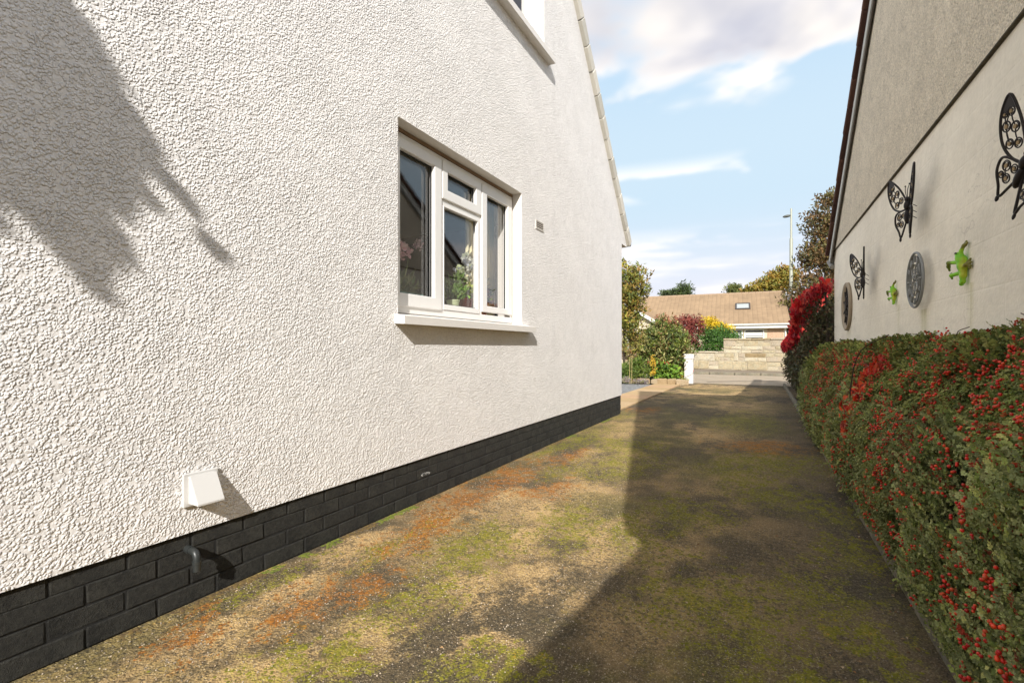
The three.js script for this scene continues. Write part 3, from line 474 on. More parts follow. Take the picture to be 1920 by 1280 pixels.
// ------------------------------------------------------------------ the neighbour's house on the right; its own frame: z runs from the far corner towards the camera, x away from the drive
const NA = 0.01972, N0 = [0.8, 0, -8.02];
const nb = thing('neighbour_bungalow', 'cream bungalow right of the drive, its smooth lower wall hung with ornaments', 'bungalow', N0, NA);
const NR = { z1: 8.72, ridge: 4.67 };
{
  const front = (z) => 2.40 + 0.676 * z, top = front(NR.ridge), rear = 2.56;
  const zPlate = (shape, depth, x0, bevel = 0) => extrude(shape, depth, bevel).rotateY(-Math.PI / 2).translate(x0 + depth, 0, 0);          // shape in (z, y)
  // lower wall: painted blockwork with faint courses, stained below the ornaments
  const wallTex = (() => {
    const w = 2048, h = 512, m = new Float32Array(2048 * 2048); addNoise(m, 2048, 12, 0.10, 151); addNoise(m, 2048, 60, 0.07, 152); addNoise(m, 2048, 500, 0.07, 153);
    const stains = [[4.05, 1.32, 0.10, 0.4, 0.5], [4.8, 1.40, 0.05, 0.5, 0.35], [3.42, 1.40, 0.05, 0.4, 0.3], [1.17, 1.28, 0.2, 0.4, 0.25]];
    return colorTex(w, h, (i, j) => {
      const z = i / w * 8.72, y = j / h * 2.44; let v = 1 + m[j * 2048 + i] + m[((j * 3 + 700) & 2047) * 2048 + (i >> 1)] * 0.8, c = [0.91 * v, 0.85 * v, 0.725 * v];
      for (const [sz, sy, rw, rh, k] of stains) { const dz = (z - sz) / rw, dy = (sy - y) / rh; if (dy > 0 && dy < 1 && Math.abs(dz) < 1.6) { const t = k * (1 - dy) * Math.exp(-dz * dz * 2) * (0.35 + 0.9 * vnoise(z * 60, y * 3, 160)); c = mixa(c, [0.42, 0.40, 0.10], Math.min(0.6, t)); } }
      const crack = fbm(z * 2.2, y * 5 + 3, 171, 4); if (Math.abs(crack - 0.5) < 0.004 && fbm(z * 0.9, y, 172, 2) > 0.55) c = mixa(c, [0.55, 0.50, 0.42], 0.5);
      return c;
    });
  })();
  const wallBump = (() => {
    const N = 1024, h = new Float32Array(N * N); addNoise(h, N, 10, 0.9, 181); addNoise(h, N, 40, 0.5, 182); addNoise(h, N, 200, 0.30, 183);
    for (let j = 0; j < N; j++) for (let i = 0; i < N; i++) { const y = (j / N * 1.8) % 0.225, row = Math.floor(j / N * 8), x = (i / N * 1.8 + (row % 2) * 0.225) % 0.45; const a = Math.min(y, 0.225 - y), b = Math.min(x, 0.45 - x); h[j * N + i] -= 0.28 * Math.max(0, 1 - Math.min(a, b) / 0.007); }
    return heightTex(h, N);
  })();
  const lowM = new THREE.MeshStandardMaterial({ map: wallTex, bumpMap: scaled(wallBump, 8.72 / 1.8, 2.44 / 1.8), bumpScale: 0.006, roughness: 0.8 });
  const low = extrude(shapeOf([[0, 0], [NR.z1, 0], [NR.z1, 2.41], [0, 2.41]]), 0.22).rotateY(-Math.PI / 2).translate(0.22, 0, 0);
  const uv = low.attributes.uv; for (let i = 0; i < uv.count; i++) { uv.setXY(i, uv.getX(i) / 8.72, uv.getY(i) / 2.44); }
  part('wall', low, lowM, nb);
  part('gable', zPlate(shapeOf([[0.0, 2.425], [NR.z1, 2.425], [NR.z1, 2.62], [NR.ridge, top], [0.0, front(0) + 0.03]]), 0.25, -0.014), M.dash, nb, 'beige dry-dashed gable above the ledge');
  part('ledge', [box(-0.017, 0.02, 2.411, 2.4245, -0.01, NR.z1, 0.004)], new THREE.MeshStandardMaterial({ map: scaled(mottled([0.13, 0.105, 0.06], 0.5, 191, [12, 60, 200], 0.2), 2), bumpMap: scaled(grit, 3), bumpScale: 0.02, roughness: 1 }), nb);
  part('wall', [box(0.22, 8, 0, 2.5, 0.0, 0.25), box(0.22, 8, 0, 2.5, NR.z1 - 0.25, NR.z1), box(8, 8.25, 0, 2.5, 0, NR.z1)], M.dash, nb);
  // roof: one solid of two slopes, its clipped verge and bargeboard over the gable
  const th = 0.055, roofSh = (dz, lift) => shapeOf([[-0.14 - dz, front(-0.14) + lift], [NR.ridge, top + lift + 0.004], [9.05 + dz, rear + 0.10 + lift], [9.05 + dz, rear + 0.10 + lift + th], [NR.ridge, top + lift + th + 0.02], [-0.14 - dz, front(-0.14) + lift + th]]);
  const roof = part('roof', zPlate(roofSh(0, 0.02), 8.4, -0.03), M.roofTile, nb);
  reseed(61);
  const brown = [[0.10, 0.045, 0.032], [0.13, 0.06, 0.04], [0.085, 0.04, 0.03]].map((c) => std(c, 0.85, { bumpMap: scaled(grit, 3), bumpScale: 0.004 }));
  const A = Math.atan(0.676), Lr = Math.hypot(1, 0.676);
  for (let k = 0; k < 18; k++) { const z = -0.13 + (k + 0.5) * 0.325 / Lr; if (z > NR.ridge) break; const g = hullBox(0.11, 0.045, 0.335, 0.007, 0.006).rotateX(-A + 0.05).translate(-0.04, front(z) + 0.085, z); part('verge_tile', g, brown[k % 3], roof); }
  part('bargeboard', zPlate(shapeOf([[-0.1, front(-0.1) - 0.09], [NR.ridge, top - 0.09], [NR.ridge, top + 0.018], [-0.1, front(-0.1) + 0.018]]), 0.02, -0.052), std([0.60, 0.61, 0.58], 0.6), nb);
  part('bargeboard', zPlate(shapeOf([[-0.05, front(-0.05) - 0.122], [NR.ridge, top - 0.122], [NR.ridge, top - 0.094], [-0.05, front(-0.05) - 0.094]]), 0.012, -0.042), std([0.10, 0.085, 0.07], 0.8), nb, 'dark capping strip under the pale bargeboard');
  part('bargeboard', zPlate(shapeOf([[NR.ridge + 0.002, top - 0.09], [9.0, rear + 0.05], [9.0, rear + 0.12], [NR.ridge + 0.002, top + 0.018]]), 0.02, -0.052), std([0.60, 0.61, 0.58], 0.6), nb);
  part('fascia', [box(-0.02, 8, 2.24, 2.36, -0.09, -0.07), box(-0.02, 8, 2.42, 2.62, 8.95, 8.97)], std([0.45, 0.45, 0.42], 0.6), nb);
  part('gutter', [limb([-0.045, 2.31, -0.135], [7.9, 2.31, -0.135], 0.045, 0.045, 12), limb([-0.05, 2.30, -0.12], [-0.03, 2.20, 0.03], 0.03, 0.03, 10)], std([0.28, 0.27, 0.25], 0.6), nb);
  part('gutter', limb([-0.03, 2.60, 9.02], [7.9, 2.60, 9.02], 0.05, 0.05, 12), std([0.28, 0.27, 0.25], 0.6), nb);
}
// out of frame beyond the bungalow's back corner: the lean-to whose shadow lies along the drive
{
  const o = thing('lean_to_shed', 'timber lean-to shed behind the cream bungalow, out of the photo', 'shed', N0, NA);
  const zPlate = (shape, depth, x0) => extrude(shape, depth).rotateY(-Math.PI / 2).translate(x0 + depth, 0, 0);
  part('wall', zPlate(shapeOf([[8.74, 0], [13.5, 0], [13.5, 2.9], [11.8, 2.88], [10.2, 2.55], [8.74, 2.32]]), 2.2, 0.02), std([0.22, 0.14, 0.08], 0.9), o);
  part('roof', zPlate(shapeOf([[8.735, 2.33], [10.2, 2.56], [11.8, 2.89], [13.6, 2.91], [13.6, 2.95], [11.8, 2.93], [10.2, 2.60], [8.735, 2.37]]), 2.4, -0.04), std([0.06, 0.06, 0.06], 0.9), o);
}
// out of frame behind the camera: the conifer whose drooping sprays shade the white wall
{
  reseed(71);
  const o = thing('conifer', 'tall drooping conifer behind the camera, out of the photo', 'tree', [0, 0, 0]);
  part('trunk', [limb([0.9, 0, 6.8], [0.8, 7.6, 6.6], 0.16, 0.05, 10), limb([0.87, 5.2, 6.75], [-1.2, 3.4, 1.8], 0.06, 0.015), limb([0.86, 5.9, 6.7], [-1.0, 4.2, 2.6], 0.06, 0.015), limb([0.85, 6.6, 6.7], [-0.9, 5.0, 3.4], 0.05, 0.015)], barkM, o);
  const spray = (() => { const l = []; for (let i = 0; i < 16; i++) { const t = i / 16, s = i % 2 ? 1 : -1, g = leafGeo(0.12 * (1.15 - t), 0.022, 0.2); g.rotateZ(-s * 0.7).translate(0, t * 0.30, 0); l.push(g); } l.push(leafGeo(0.36, 0.016, 0.2)); return mergeGeometries(l); })();
  const list = [];
  const silh = (z) => (z > -1.32 ? Math.max(1.46 + (z + 1.286) * (1.41), 0) : 99);            // the leading flank, as it stands against the light
  for (let i = 0; i < 12000; i++) {
    const z = -1.295 + 3.2 * Math.pow(rnd(), 0.95), hi = silh(z), L = [[-1.30, 1.36], [-1.08, 1.52], [-0.93, 1.64], [-0.90, 1.52], [-0.87, 1.25], [-0.83, 1.17], [-0.70, 1.25], [-0.54, 1.29], [3, 1.33]], q0 = L.findIndex((p) => p[0] > z), lo = L[q0 - 1][1] + (L[q0][1] - L[q0 - 1][1]) * (z - L[q0 - 1][0]) / (L[q0][0] - L[q0 - 1][0]), h = lo + (Math.min(hi, 3.9) - lo) * Math.pow(rnd(), 0.85);
    if (hi < lo) continue;
    const p = z * 0.58 + h * 0.82, q = z * 0.82 - h * 0.58, gap = vnoise(q * 15, p * 3.2, 881) * 0.6 + vnoise(q * 34, p * 8, 882) * 0.4, edge = Math.min(h - lo, (hi - h) * 3); if (gap < 0.67 - 0.8 * edge) continue;
    const t = rr(0.5, 1.35);
    list.push({ p: [-2.12 + t, h + 1.55 * t + 0.07, z + 2.25 * t + 0.05], r: [Math.PI + rr(0.5, 0.75), rr(-0.6, 0.6), rr(-0.12, 0.12)], s: rr(0.2, 0.45), c: [0.05, 0.075, 0.025] });
  }
  instanced('crown', spray, leafM, list, o);
}

// ------------------------------------------------------------------ the cotoneaster hedge, trained against the wall
const kerbX = (z) => 0.55 + 0.01443 * (z + 2), wallX = (z) => 0.8 + 0.0197 * (z + 8.02);
function hedgeAt(z, v) {        // v = 0 at the kerb, 1 against the wall
  const P = [[-0.015, 0.05], [-0.06, 0.20], [-0.065, 0.42], [-0.035, 0.64], [0.045, 0.80], [0.13, 0.94], [0.23, 1.04], [0.33, 1.09]], f = v * 7, i = Math.min(6, Math.floor(f)), t = f - i;
  const k = (wallX(z) - kerbX(z) - 0.05) / 0.33, hx = P[i][0] + (P[i + 1][0] - P[i][0]) * t, hy = P[i][1] + (P[i + 1][1] - P[i][1]) * t;
  const n = (fbm(z * 3.1 + 3, v * 4.4, 901, 4) - 0.5), amp = sstep(0, 0.15, v);
  return [kerbX(z) + hx * (hx > 0 ? Math.max(k, 0.7) : 1) - n * 0.09 * amp, hy + 0.05 * sstep(-5, -2.5, z) * v + 0.05 * (fbm(z * 1.5, 7, 905, 3) - 0.5) * sstep(0.5, 1, v), n];
}
{
  reseed(81);
  const hedge = thing('cotoneaster_hedge', 'long dense cotoneaster hedge with small green leaves and red berries, against the cream wall', 'hedge', [0, 0, 0]);
  // woody inner mass
  const NZ = 260, NV = 26, pos = [], idx = [];
  for (let i = 0; i <= NZ; i++) for (let j = 0; j <= NV; j++) { const z = 0.2 - i / NZ * 8.4, v = j / NV, [x, y] = hedgeAt(z, v); const inset = 0.065 + 0.05 * vnoise(z * 14, v * 20, 3); pos.push(x + inset * 1.0, y - inset * 0.6 * v, z); }
  for (let i = 0; i < NZ; i++) for (let j = 0; j < NV; j++) { const a = i * (NV + 1) + j, b = a + NV + 1; idx.push(a, b, a + 1, b, b + 1, a + 1); }
  const core = new THREE.BufferGeometry(); core.setAttribute('position', new THREE.Float32BufferAttribute(pos, 3)); core.setIndex(idx); core.computeVertexNormals();
  part('twiggy_core', uvBox(core), new THREE.MeshStandardMaterial({ color: new THREE.Color().setRGB(0.04, 0.045, 0.018), roughness: 1, bumpMap: scaled(grit, 3), bumpScale: 0.02 }), hedge);
  // sprigs: a stem with leaves in two ranks
  const sprig = (L, n, ll, lw) => { const l = []; for (let i = 0; i < n; i++) { const t = (i + 0.5) / n, s = i % 2 ? 1 : -1, g = ovalLeaf(ll * rr(0.8, 1.15), lw); g.rotateX(rr(-0.5, 0.5)); g.rotateY(rr(-0.7, 0.7)); g.rotateZ(-s * rr(0.7, 1.15)); g.translate(0, t * L, 0.006 * Math.sin(t * 3)); l.push(g); } const tip = ovalLeaf(ll, lw); tip.translate(0, L * 0.97, 0); l.push(tip); return mergeGeometries(l); };
  const geos = [scatterLeaf(ovalLeaf(0.0098, 0.0086), 13, 0.019), scatterLeaf(ovalLeaf(0.0090, 0.0080), 12, 0.016), sprig(0.056, 14, 0.0090, 0.0080)];
  const by = [[], [], []], up = new THREE.Vector3(0, 1, 0), q = new THREE.Quaternion(), mtx = new THREE.Matrix4();
  const greens = [[0.19, 0.235, 0.055], [0.26, 0.30, 0.075], [0.115, 0.15, 0.04], [0.33, 0.35, 0.10], [0.24, 0.265, 0.08], [0.38, 0.37, 0.12]];
  const addSprig = (z, v, s, out) => {
    const [x, y, n] = hedgeAt(z, v); if (n < -0.15 && rnd() < 0.85) return; if (fbm(z * 9, v * 14, 977, 2) < 0.345) return;              // hollows between the branches
    const nrm = new THREE.Vector3(-1 + v * 0.8, 0.15 + v * 0.9, rr(-0.3, 0.3)).normalize();
    const fan = fbm(z * 1.3, v * 2.2, 931, 2) * 6.3 * 1.5, dir = new THREE.Vector3(-0.35 - 0.3 * rnd(), Math.sin(fan) * 0.9 + 0.2 + rr(-0.6, 0.6), Math.cos(fan) + rr(-1.1, 1.1)).normalize();
    const side = new THREE.Vector3().crossVectors(dir, nrm).normalize(), nn = new THREE.Vector3().crossVectors(side, dir).normalize();
    q.setFromRotationMatrix(mtx.makeBasis(side, dir, nn));
    const tint = fbm(z * 1.7 + 2, v * 2.5, 941, 3), lowSide = 1 - v; let c = pick(greens), b = rr(0.6, 1.5) * (0.7 + 0.7 * tint);
    if (rnd() < 0.015 + 0.20 * sstep(0.50, 0.62, fbm(z * 2.3, v * 3, 951, 3)) * v) c = pick([[0.40, 0.045, 0.02], [0.38, 0.10, 0.03], [0.24, 0.06, 0.02]]);
    else if (lowSide > 0.45 && rnd() < 0.6) c = pick([[0.29, 0.32, 0.125], [0.23, 0.255, 0.10], [0.33, 0.335, 0.14]]);        // greyer young leaves low down
    by[Math.floor(rnd() * 3) % 3].push({ p: [x + out, y, z + rr(-0.01, 0.01)], q: q.clone(), s, c: [c[0] * b, c[1] * b, c[2] * b] });
  };
  for (let i = 0; i < 42000; i++) addSprig(-1.2 - 2.6 * rnd(), Math.pow(rnd(), 0.9), rr(0.75, 1.15), rr(-0.015, 0.085));
  for (let i = 0; i < 26000; i++) addSprig(-3.6 - 2.8 * rnd(), Math.pow(rnd(), 0.9), rr(0.95, 1.4), rr(-0.02, 0.085));
  for (let i = 0; i < 6000; i++) addSprig(-6.2 - 2.0 * rnd(), Math.pow(rnd(), 0.9), rr(1.2, 1.8), rr(-0.02, 0.08));
  for (let i = 0; i < 1500; i++) addSprig(-1.2 + 1.3 * rnd(), rnd(), rr(1.2, 1.8), rr(-0.02, 0.08));
  for (let i = 0; i < 1500; i++) { const z = -1.2 - 6.8 * rnd(); addSprig(z, rr(0.86, 1), rr(0.9, 1.5), rr(-0.05, 0.0)); }
  by.forEach((l, k) => instanced('foliage', geos[k], thinLeafM, l, hedge));
  // arching whips against the wall
  const whips = []; for (let k = 0; k < 26; k++) { const z = -1.6 - 6 * rnd(), [x, y] = hedgeAt(z, 0.95), s = rnd() < 0.5 ? 1 : -1; whips.push(tube([[x, y - 0.06, z], [x - 0.03, y + rr(0.02, 0.05), z + s * 0.1], [x - 0.04, y + rr(0.03, 0.08), z + s * rr(0.2, 0.32)]], 0.0022, 8, 4)); }
  part('twigs', merge(whips), std([0.10, 0.06, 0.04], 0.9), hedge).userData.kind = 'stuff';
  // berries in strings
  const berries = []; let guard = 0;
  while (berries.length < 5200 && guard++ < 16000) {
    const z = -1.25 - 6.2 * Math.pow(rnd(), 1.35), v = Math.pow(rnd(), 0.62), clump = fbm(z * 2.6 + 5, v * 4, 961, 3); if (clump < 0.42 || v < 0.06) continue;
    const n = Math.floor(rr(1, 7.5)), a = rnd() * 6.3;
    for (let i = 0; i < n; i++) { const [x, y] = hedgeAt(z + Math.cos(a) * i * 0.012, v), s = rr(0.8, 1.2) * (z < -4 ? 1.25 : 1), b = rr(0.7, 1.2); berries.push({ p: [x - rr(0.008, 0.035), y + Math.sin(a) * i * 0.010 + rr(-0.006, 0.006), z + Math.cos(a) * i * 0.012 + rr(-0.006, 0.006)], r: [0, 0, 0], s, c: pick([[0.72 * b, 0.030, 0.012], [0.80 * b, 0.075, 0.018], [0.60 * b, 0.018, 0.012]]) }); }
  }
  instanced('berries', new THREE.IcosahedronGeometry(0.0048, 1), std([1, 1, 1], 0.35), berries, hedge);
}
// creepers
const creeperLeaf = (() => { const l = []; for (const a of [-1.1, -0.5, 0, 0.5, 1.1]) l.push(leafGeo(0.085 * (1 - Math.abs(a) * 0.25), 0.034, 0.18).rotateZ(a)); return mergeGeometries(l); })();
{
  reseed(91);
  const o = thing('creeper', 'orange red creeper leaves spilling down the middle of the berried hedge', 'creeper', [0, 0, 0]);
  const list = []; const reds = [[0.78, 0.07, 0.012], [0.85, 0.14, 0.02], [0.70, 0.04, 0.02], [0.5, 0.05, 0.015]];
  for (let i = 0; i < 520; i++) {
    const t = Math.pow(rnd(), 0.8), z = -3.92 - (1 - t) * 0.5 * 0.6 + rr(-0.17, 0.17) * (1.1 - 0.3 * t) + 0.1, v = 0.95 - t * 0.62 + rr(-0.04, 0.04); if (fbm(z * 7, v * 14, 971, 2) < 0.40) continue;
    const [x, y] = hedgeAt(z, v), c = pick(reds), b = rr(0.65, 1.2);
    list.push({ p: [x - rr(0.01, 0.06), y, z], r: [rr(-0.6, 0.6) + Math.PI, -Math.PI / 2 + rr(-0.8, 0.8), rr(-0.7, 0.7)], s: rr(0.35, 0.62), c: [c[0] * b, c[1] * b, c[2] * b] });
  }
  instanced('leaves', creeperLeaf, softLeafM, list, o);
  part('stem', [tube([[0.72, 1.16, -4.1], [0.55, 1.05, -4.0], [0.48, 0.8, -3.9], [0.47, 0.6, -3.85]], 0.004, 16, 5)], barkM, o);
}
{
  reseed(95);
  const o = thing('dark_hedge', 'dark olive hedge carrying on past the bungalow corner, under the red creeper', 'hedge', [0, 0, 0]);
  const balls = [], top = (z) => 2.02 + (z + 8.1) * (z > -10.5 ? 0.10 : 0.085) - 0.22;
  for (let z = -8.3; z > -16.2; z -= 0.55) balls.push([[0.82, top(z) * 0.52, z], [0.42, top(z) * 0.52, 0.5], 210]);
  const x0 = 0; crown(o, balls, [[0.055, 0.06, 0.016], [0.08, 0.08, 0.02], [0.045, 0.05, 0.016], [0.10, 0.085, 0.03], [0.11, 0.06, 0.03]], leafGeo(0.055, 0.032), { per: 14, clumpR: 0.11, name: 'foliage', shell: 0.7 });
  part('stem', balls.map(([c, r], i) => limb([0.85, 0, c[2]], [0.8 + 0.06 * Math.sin(i * 3), c[1] * 1.7, c[2] + 0.1 * Math.sin(i * 5)], 0.03, 0.012, 6)), barkM, o);
  const cr = thing('creeper', 'crimson Virginia creeper cascading over the hedge end beyond the cream wall', 'creeper', [0, 0, 0]);
  const list = [], reds = [[0.74, 0.012, 0.035], [0.85, 0.025, 0.04], [0.60, 0.012, 0.03], [0.88, 0.07, 0.04], [0.42, 0.010, 0.025], [0.85, 0.16, 0.12]];
  for (let i = 0; i < 9000; i++) {
    const u = Math.pow(rnd(), 1.0), z = -8.10 - 8.0 * u, ridge = top(z) + 0.24, low = 1.72 - 0.62 * sstep(-8.3, -10.6, z) + 0.12 * (vnoise(z * 3, 1, 4) - 0.5), a = Math.pow(rnd(), 1.15), cx = 0.78 - 0.20 * u;
    const x = cx - 0.02 - (cx - 0.38) * Math.pow(a, 0.7) - rr(-0.10, 0.07), y = ridge + (low - ridge) * a + rr(-0.03, 0.05);
    if (fbm(z * 3, a * 3, 981, 2) < 0.33) continue;
    const c = pick(reds), b = rr(0.6, 1.2);
    list.push({ p: [x, y, z + rr(-0.05, 0.05)], r: [Math.PI + rr(-0.7, 0.7), -0.9 + rr(-1.1, 1.1), rr(-0.8, 0.8)], s: rr(0.6, 1.15), c: [c[0] * b, c[1] * b, c[2] * b] });
  }
  instanced('leaves', creeperLeaf, softLeafM, list, cr);
  part('stem', [tube([[0.76, 0.1, -8.25], [0.74, 1.0, -8.2], [0.72, 1.85, -8.3], [0.70, 1.75, -9.5], [0.64, 1.5, -12], [0.58, 1.25, -15.6]], 0.015, 40, 6)], barkM, cr);
}

// ------------------------------------------------------------------ ornaments on the neighbour's wall (x along the wall to the right, y up, z out of the wall)
const iron = std([0.026, 0.021, 0.02], 0.5, { metalness: 0.6 }), ironGrey = std([0.26, 0.265, 0.255], 0.5, { metalness: 0.3 }), bronze = std([0.30, 0.21, 0.10], 0.45, { metalness: 0.5 }), paleIron = std([0.30, 0.29, 0.25], 0.5, { metalness: 0.35 });
const onWall = (Z, H, off = 0.012) => [wallX(Z) - off, H, Z];
const WALLTURN = -Math.PI / 2 + NA;
function spiral(cx, cy, r, turns, ph, z = 0, w = 0.0055) { const p = []; for (let i = 0; i <= 22; i++) { const t = i / 22, a = ph + t * turns * 6.283, q = r * (1 - 0.75 * t); p.push([cx + Math.cos(a) * q, cy + Math.sin(a) * q, z]); } return tube(p, w, 30, 5); }
function butterfly(label, Z, H, size, roll, lift, lean) {
  const o = thing('butterfly_ornament', label, 'wall ornament', onWall(Z, H, 0.0), WALLTURN, 'metal butterflies on the cream wall');
  const q = new THREE.Matrix4().makeRotationZ(roll).premultiply(new THREE.Matrix4().makeRotationY(lean)).premultiply(new THREE.Matrix4().makeTranslation(0, 0, 0.07));
  const S = new THREE.Matrix4().makeScale(size, size, size);
  const place = (g, side) => { if (side) g.applyMatrix4(new THREE.Matrix4().makeRotationY(-lift)); if (side < 0) { g.applyMatrix4(new THREE.Matrix4().makeScale(-1, 1, 1)); const ix = g.index; if (ix) { for (let i = 0; i < ix.count; i += 3) { const t = ix.getX(i); ix.setX(i, ix.getX(i + 1)); ix.setX(i + 1, t); } } else g.computeVertexNormals(); } return g.applyMatrix4(S).applyMatrix4(q); };
  const upper = [[0.03, 0.06], [0.16, 0.26], [0.36, 0.46], [0.58, 0.58], [0.605, 0.44], [0.56, 0.28], [0.42, 0.10], [0.2, 0.02]], lower = [[0.03, 0.0], [0.20, 0.02], [0.36, -0.02], [0.37, -0.16], [0.27, -0.30], [0.21, -0.40], [0.13, -0.28], [0.05, -0.12]];
  const sp = { upper: [[0.22, 0.19, 0.05], [0.34, 0.32, 0.055], [0.47, 0.44, 0.045], [0.46, 0.28, 0.055], [0.33, 0.14, 0.05], [0.54, 0.38, 0.035]], lower: [[0.14, -0.06, 0.045], [0.26, -0.07, 0.055], [0.20, -0.19, 0.05], [0.29, -0.18, 0.035]] };
  for (const side of [1, -1]) for (const [nm, pts] of [['upper', upper], ['lower', lower]]) {
    const l = [tube(pts.map(([x, y]) => [x, y, 0]), 0.0145, 60, 6, true)];
    for (const [x, y, r] of sp[nm]) { l.push(new THREE.TorusGeometry(r, 0.0075, 5, 18).translate(x, y, 0), spiral(x, y + r * 0.1, r * 0.75, 1.3, x * 20)); }
    for (let k = 0; k < sp[nm].length - 1; k++) { const a = sp[nm][k], b = sp[nm][k + 1]; l.push(tube([[a[0], a[1], 0], [(a[0] + b[0]) / 2 + 0.02, (a[1] + b[1]) / 2, 0], [b[0], b[1], 0]], 0.007, 8, 4)); }
    if (nm === 'upper') l.push(extrude(shapeOf([[0.40, 0.49], [0.575, 0.575], [0.598, 0.44], [0.575, 0.34], [0.53, 0.42], [0.47, 0.485]]), 0.008).translate(0, 0, -0.004)); else l.push(new THREE.SphereGeometry(0.03, 10, 8).scale(0.8, 1.3, 0.5).translate(0.22, -0.43, 0));
    const w = part('wing', place(merge(l), side), iron, o);
    for (const [x, y, r] of sp[nm]) part('wing_spot', place(merge([new THREE.CylinderGeometry(r * 0.42, r * 0.46, 0.012, 14).rotateX(Math.PI / 2).translate(x, y, 0.004)]), side), bronze, w);
  }
  const body = new THREE.SphereGeometry(1, 18, 14).scale(0.045, 0.12, 0.045).translate(0, -0.10, 0.02), head = new THREE.SphereGeometry(0.04, 14, 10).translate(0, 0.165, 0.025), thorax = new THREE.SphereGeometry(1, 16, 12).scale(0.05, 0.085, 0.05).translate(0, 0.07, 0.022);
  part('body', place(merge([body, head, thorax]), 0), iron, o);
  part('antenna', place(merge([-1, 1].flatMap((s) => [tube([[s * 0.015, 0.19, 0.03], [s * 0.05, 0.30, 0.04], [s * 0.09, 0.38, 0.03]], 0.005, 12, 5), new THREE.SphereGeometry(0.012, 8, 6).translate(s * 0.092, 0.385, 0.03)])), 0), iron, o);
  part('leg', place(merge([-1, 1].flatMap((s) => [0.09, 0.0, -0.09].map((y) => tube([[s * 0.03, y, 0], [s * 0.10, y - 0.02, 0.0], [s * 0.15, y - 0.07, -0.05]], 0.005, 8, 5)))), 0), iron, o);
  return o;
}
butterfly('large black metal butterfly cut off by the right edge of the photo', -2.47, 1.74, 0.36, -0.72, 0.18, 0.08);
butterfly('middle black metal butterfly with raised wings, above the grey openwork disc', -4.00, 1.98, 0.42, -0.06, 0.20, 0.06);
butterfly('farthest black metal butterfly, between the brown wheel and the small gecko', -5.50, 1.73, 0.44, -0.04, 0.22, 0.05);
{
  // openwork disc
  const o = thing('disc_ornament', 'round grey openwork metal disc on the cream wall, left of the large green gecko', 'wall ornament', onWall(-3.98, 1.512, 0), WALLTURN);
  const tilt = (g) => g.translate(0, 0, 0.045), R = 0.178;
  const flat = (r0, r1, d = 0.014) => { const s = new THREE.Shape(); s.absarc(0, 0, r1, 0, 6.2832); const h = new THREE.Path(); h.absarc(0, 0, r0, 0, 6.2832, true); s.holes.push(h); return new THREE.ExtrudeGeometry(s, { depth: d, curveSegments: 40, bevelEnabled: true, bevelSize: 0.002, bevelThickness: 0.002, bevelSegments: 1 }).translate(0, 0, -d / 2); };
  part('rim', tilt(merge([flat(R - 0.02, R), flat(0.105, 0.118, 0.012), new THREE.TorusGeometry(R - 0.002, 0.008, 8, 48)])), ironGrey, o);
  for (let k = 0; k < 12; k++) { const l = []; for (let j = 0; j < 1 + (k % 3); j++) l.push(new THREE.BoxGeometry(0.009, 0.044, 0.012).translate((j - (k % 3) / 2) * 0.015, 0.138, 0)); part('spoke', tilt(merge(l).rotateZ(-k * Math.PI / 6)), ironGrey, o); }
  const sc = []; for (let k = 0; k < 6; k++) sc.push(spiral(0.062, 0, 0.036, 1.25, 1.2, 0, 0.0034).rotateZ(k * Math.PI / 3), tube([[0.02, 0, 0], [0.04, 0.02, 0], [0.075, 0.03, 0], [0.105, 0.02, 0]], 0.005, 10, 5).rotateZ(k * Math.PI / 3));
  part('scrollwork', tilt(merge([...sc, flat(0.012, 0.026)])), ironGrey, o);
  part('bracket', new THREE.CylinderGeometry(0.008, 0.008, 0.05, 8).rotateX(Math.PI / 2).translate(0, 0, 0.022), ironGrey, o);
  // wheel
  const w = thing('wheel_ornament', 'large brown wheel with a wide pale rim at the far end of the cream wall', 'wall ornament', onWall(-6.87, 1.562, 0), WALLTURN);
  const tan = std([0.36, 0.29, 0.21], 0.7), R2 = 0.285;
  part('rim', merge([new THREE.LatheGeometry([[R2 - 0.055, 0.008], [R2 - 0.05, 0.022], [R2 - 0.015, 0.036], [R2, 0.028], [R2, 0.0], [R2 - 0.055, 0.0], [R2 - 0.055, 0.008]].map(([a, b]) => new THREE.Vector2(a, b)), 48).rotateX(Math.PI / 2)]), tan, w);
  for (let k = 0; k < 10; k++) part('spoke', new THREE.BoxGeometry(0.016, 0.165, 0.016).translate(0, 0.14, 0.014).rotateZ(k * Math.PI / 5), iron, w);
  part('hub', new THREE.CylinderGeometry(0.05, 0.055, 0.03, 20).rotateX(Math.PI / 2).translate(0, 0, 0.016), iron, w); part('inner_ring', new THREE.TorusGeometry(0.12, 0.008, 6, 36).translate(0, 0, 0.014), iron, w);
}
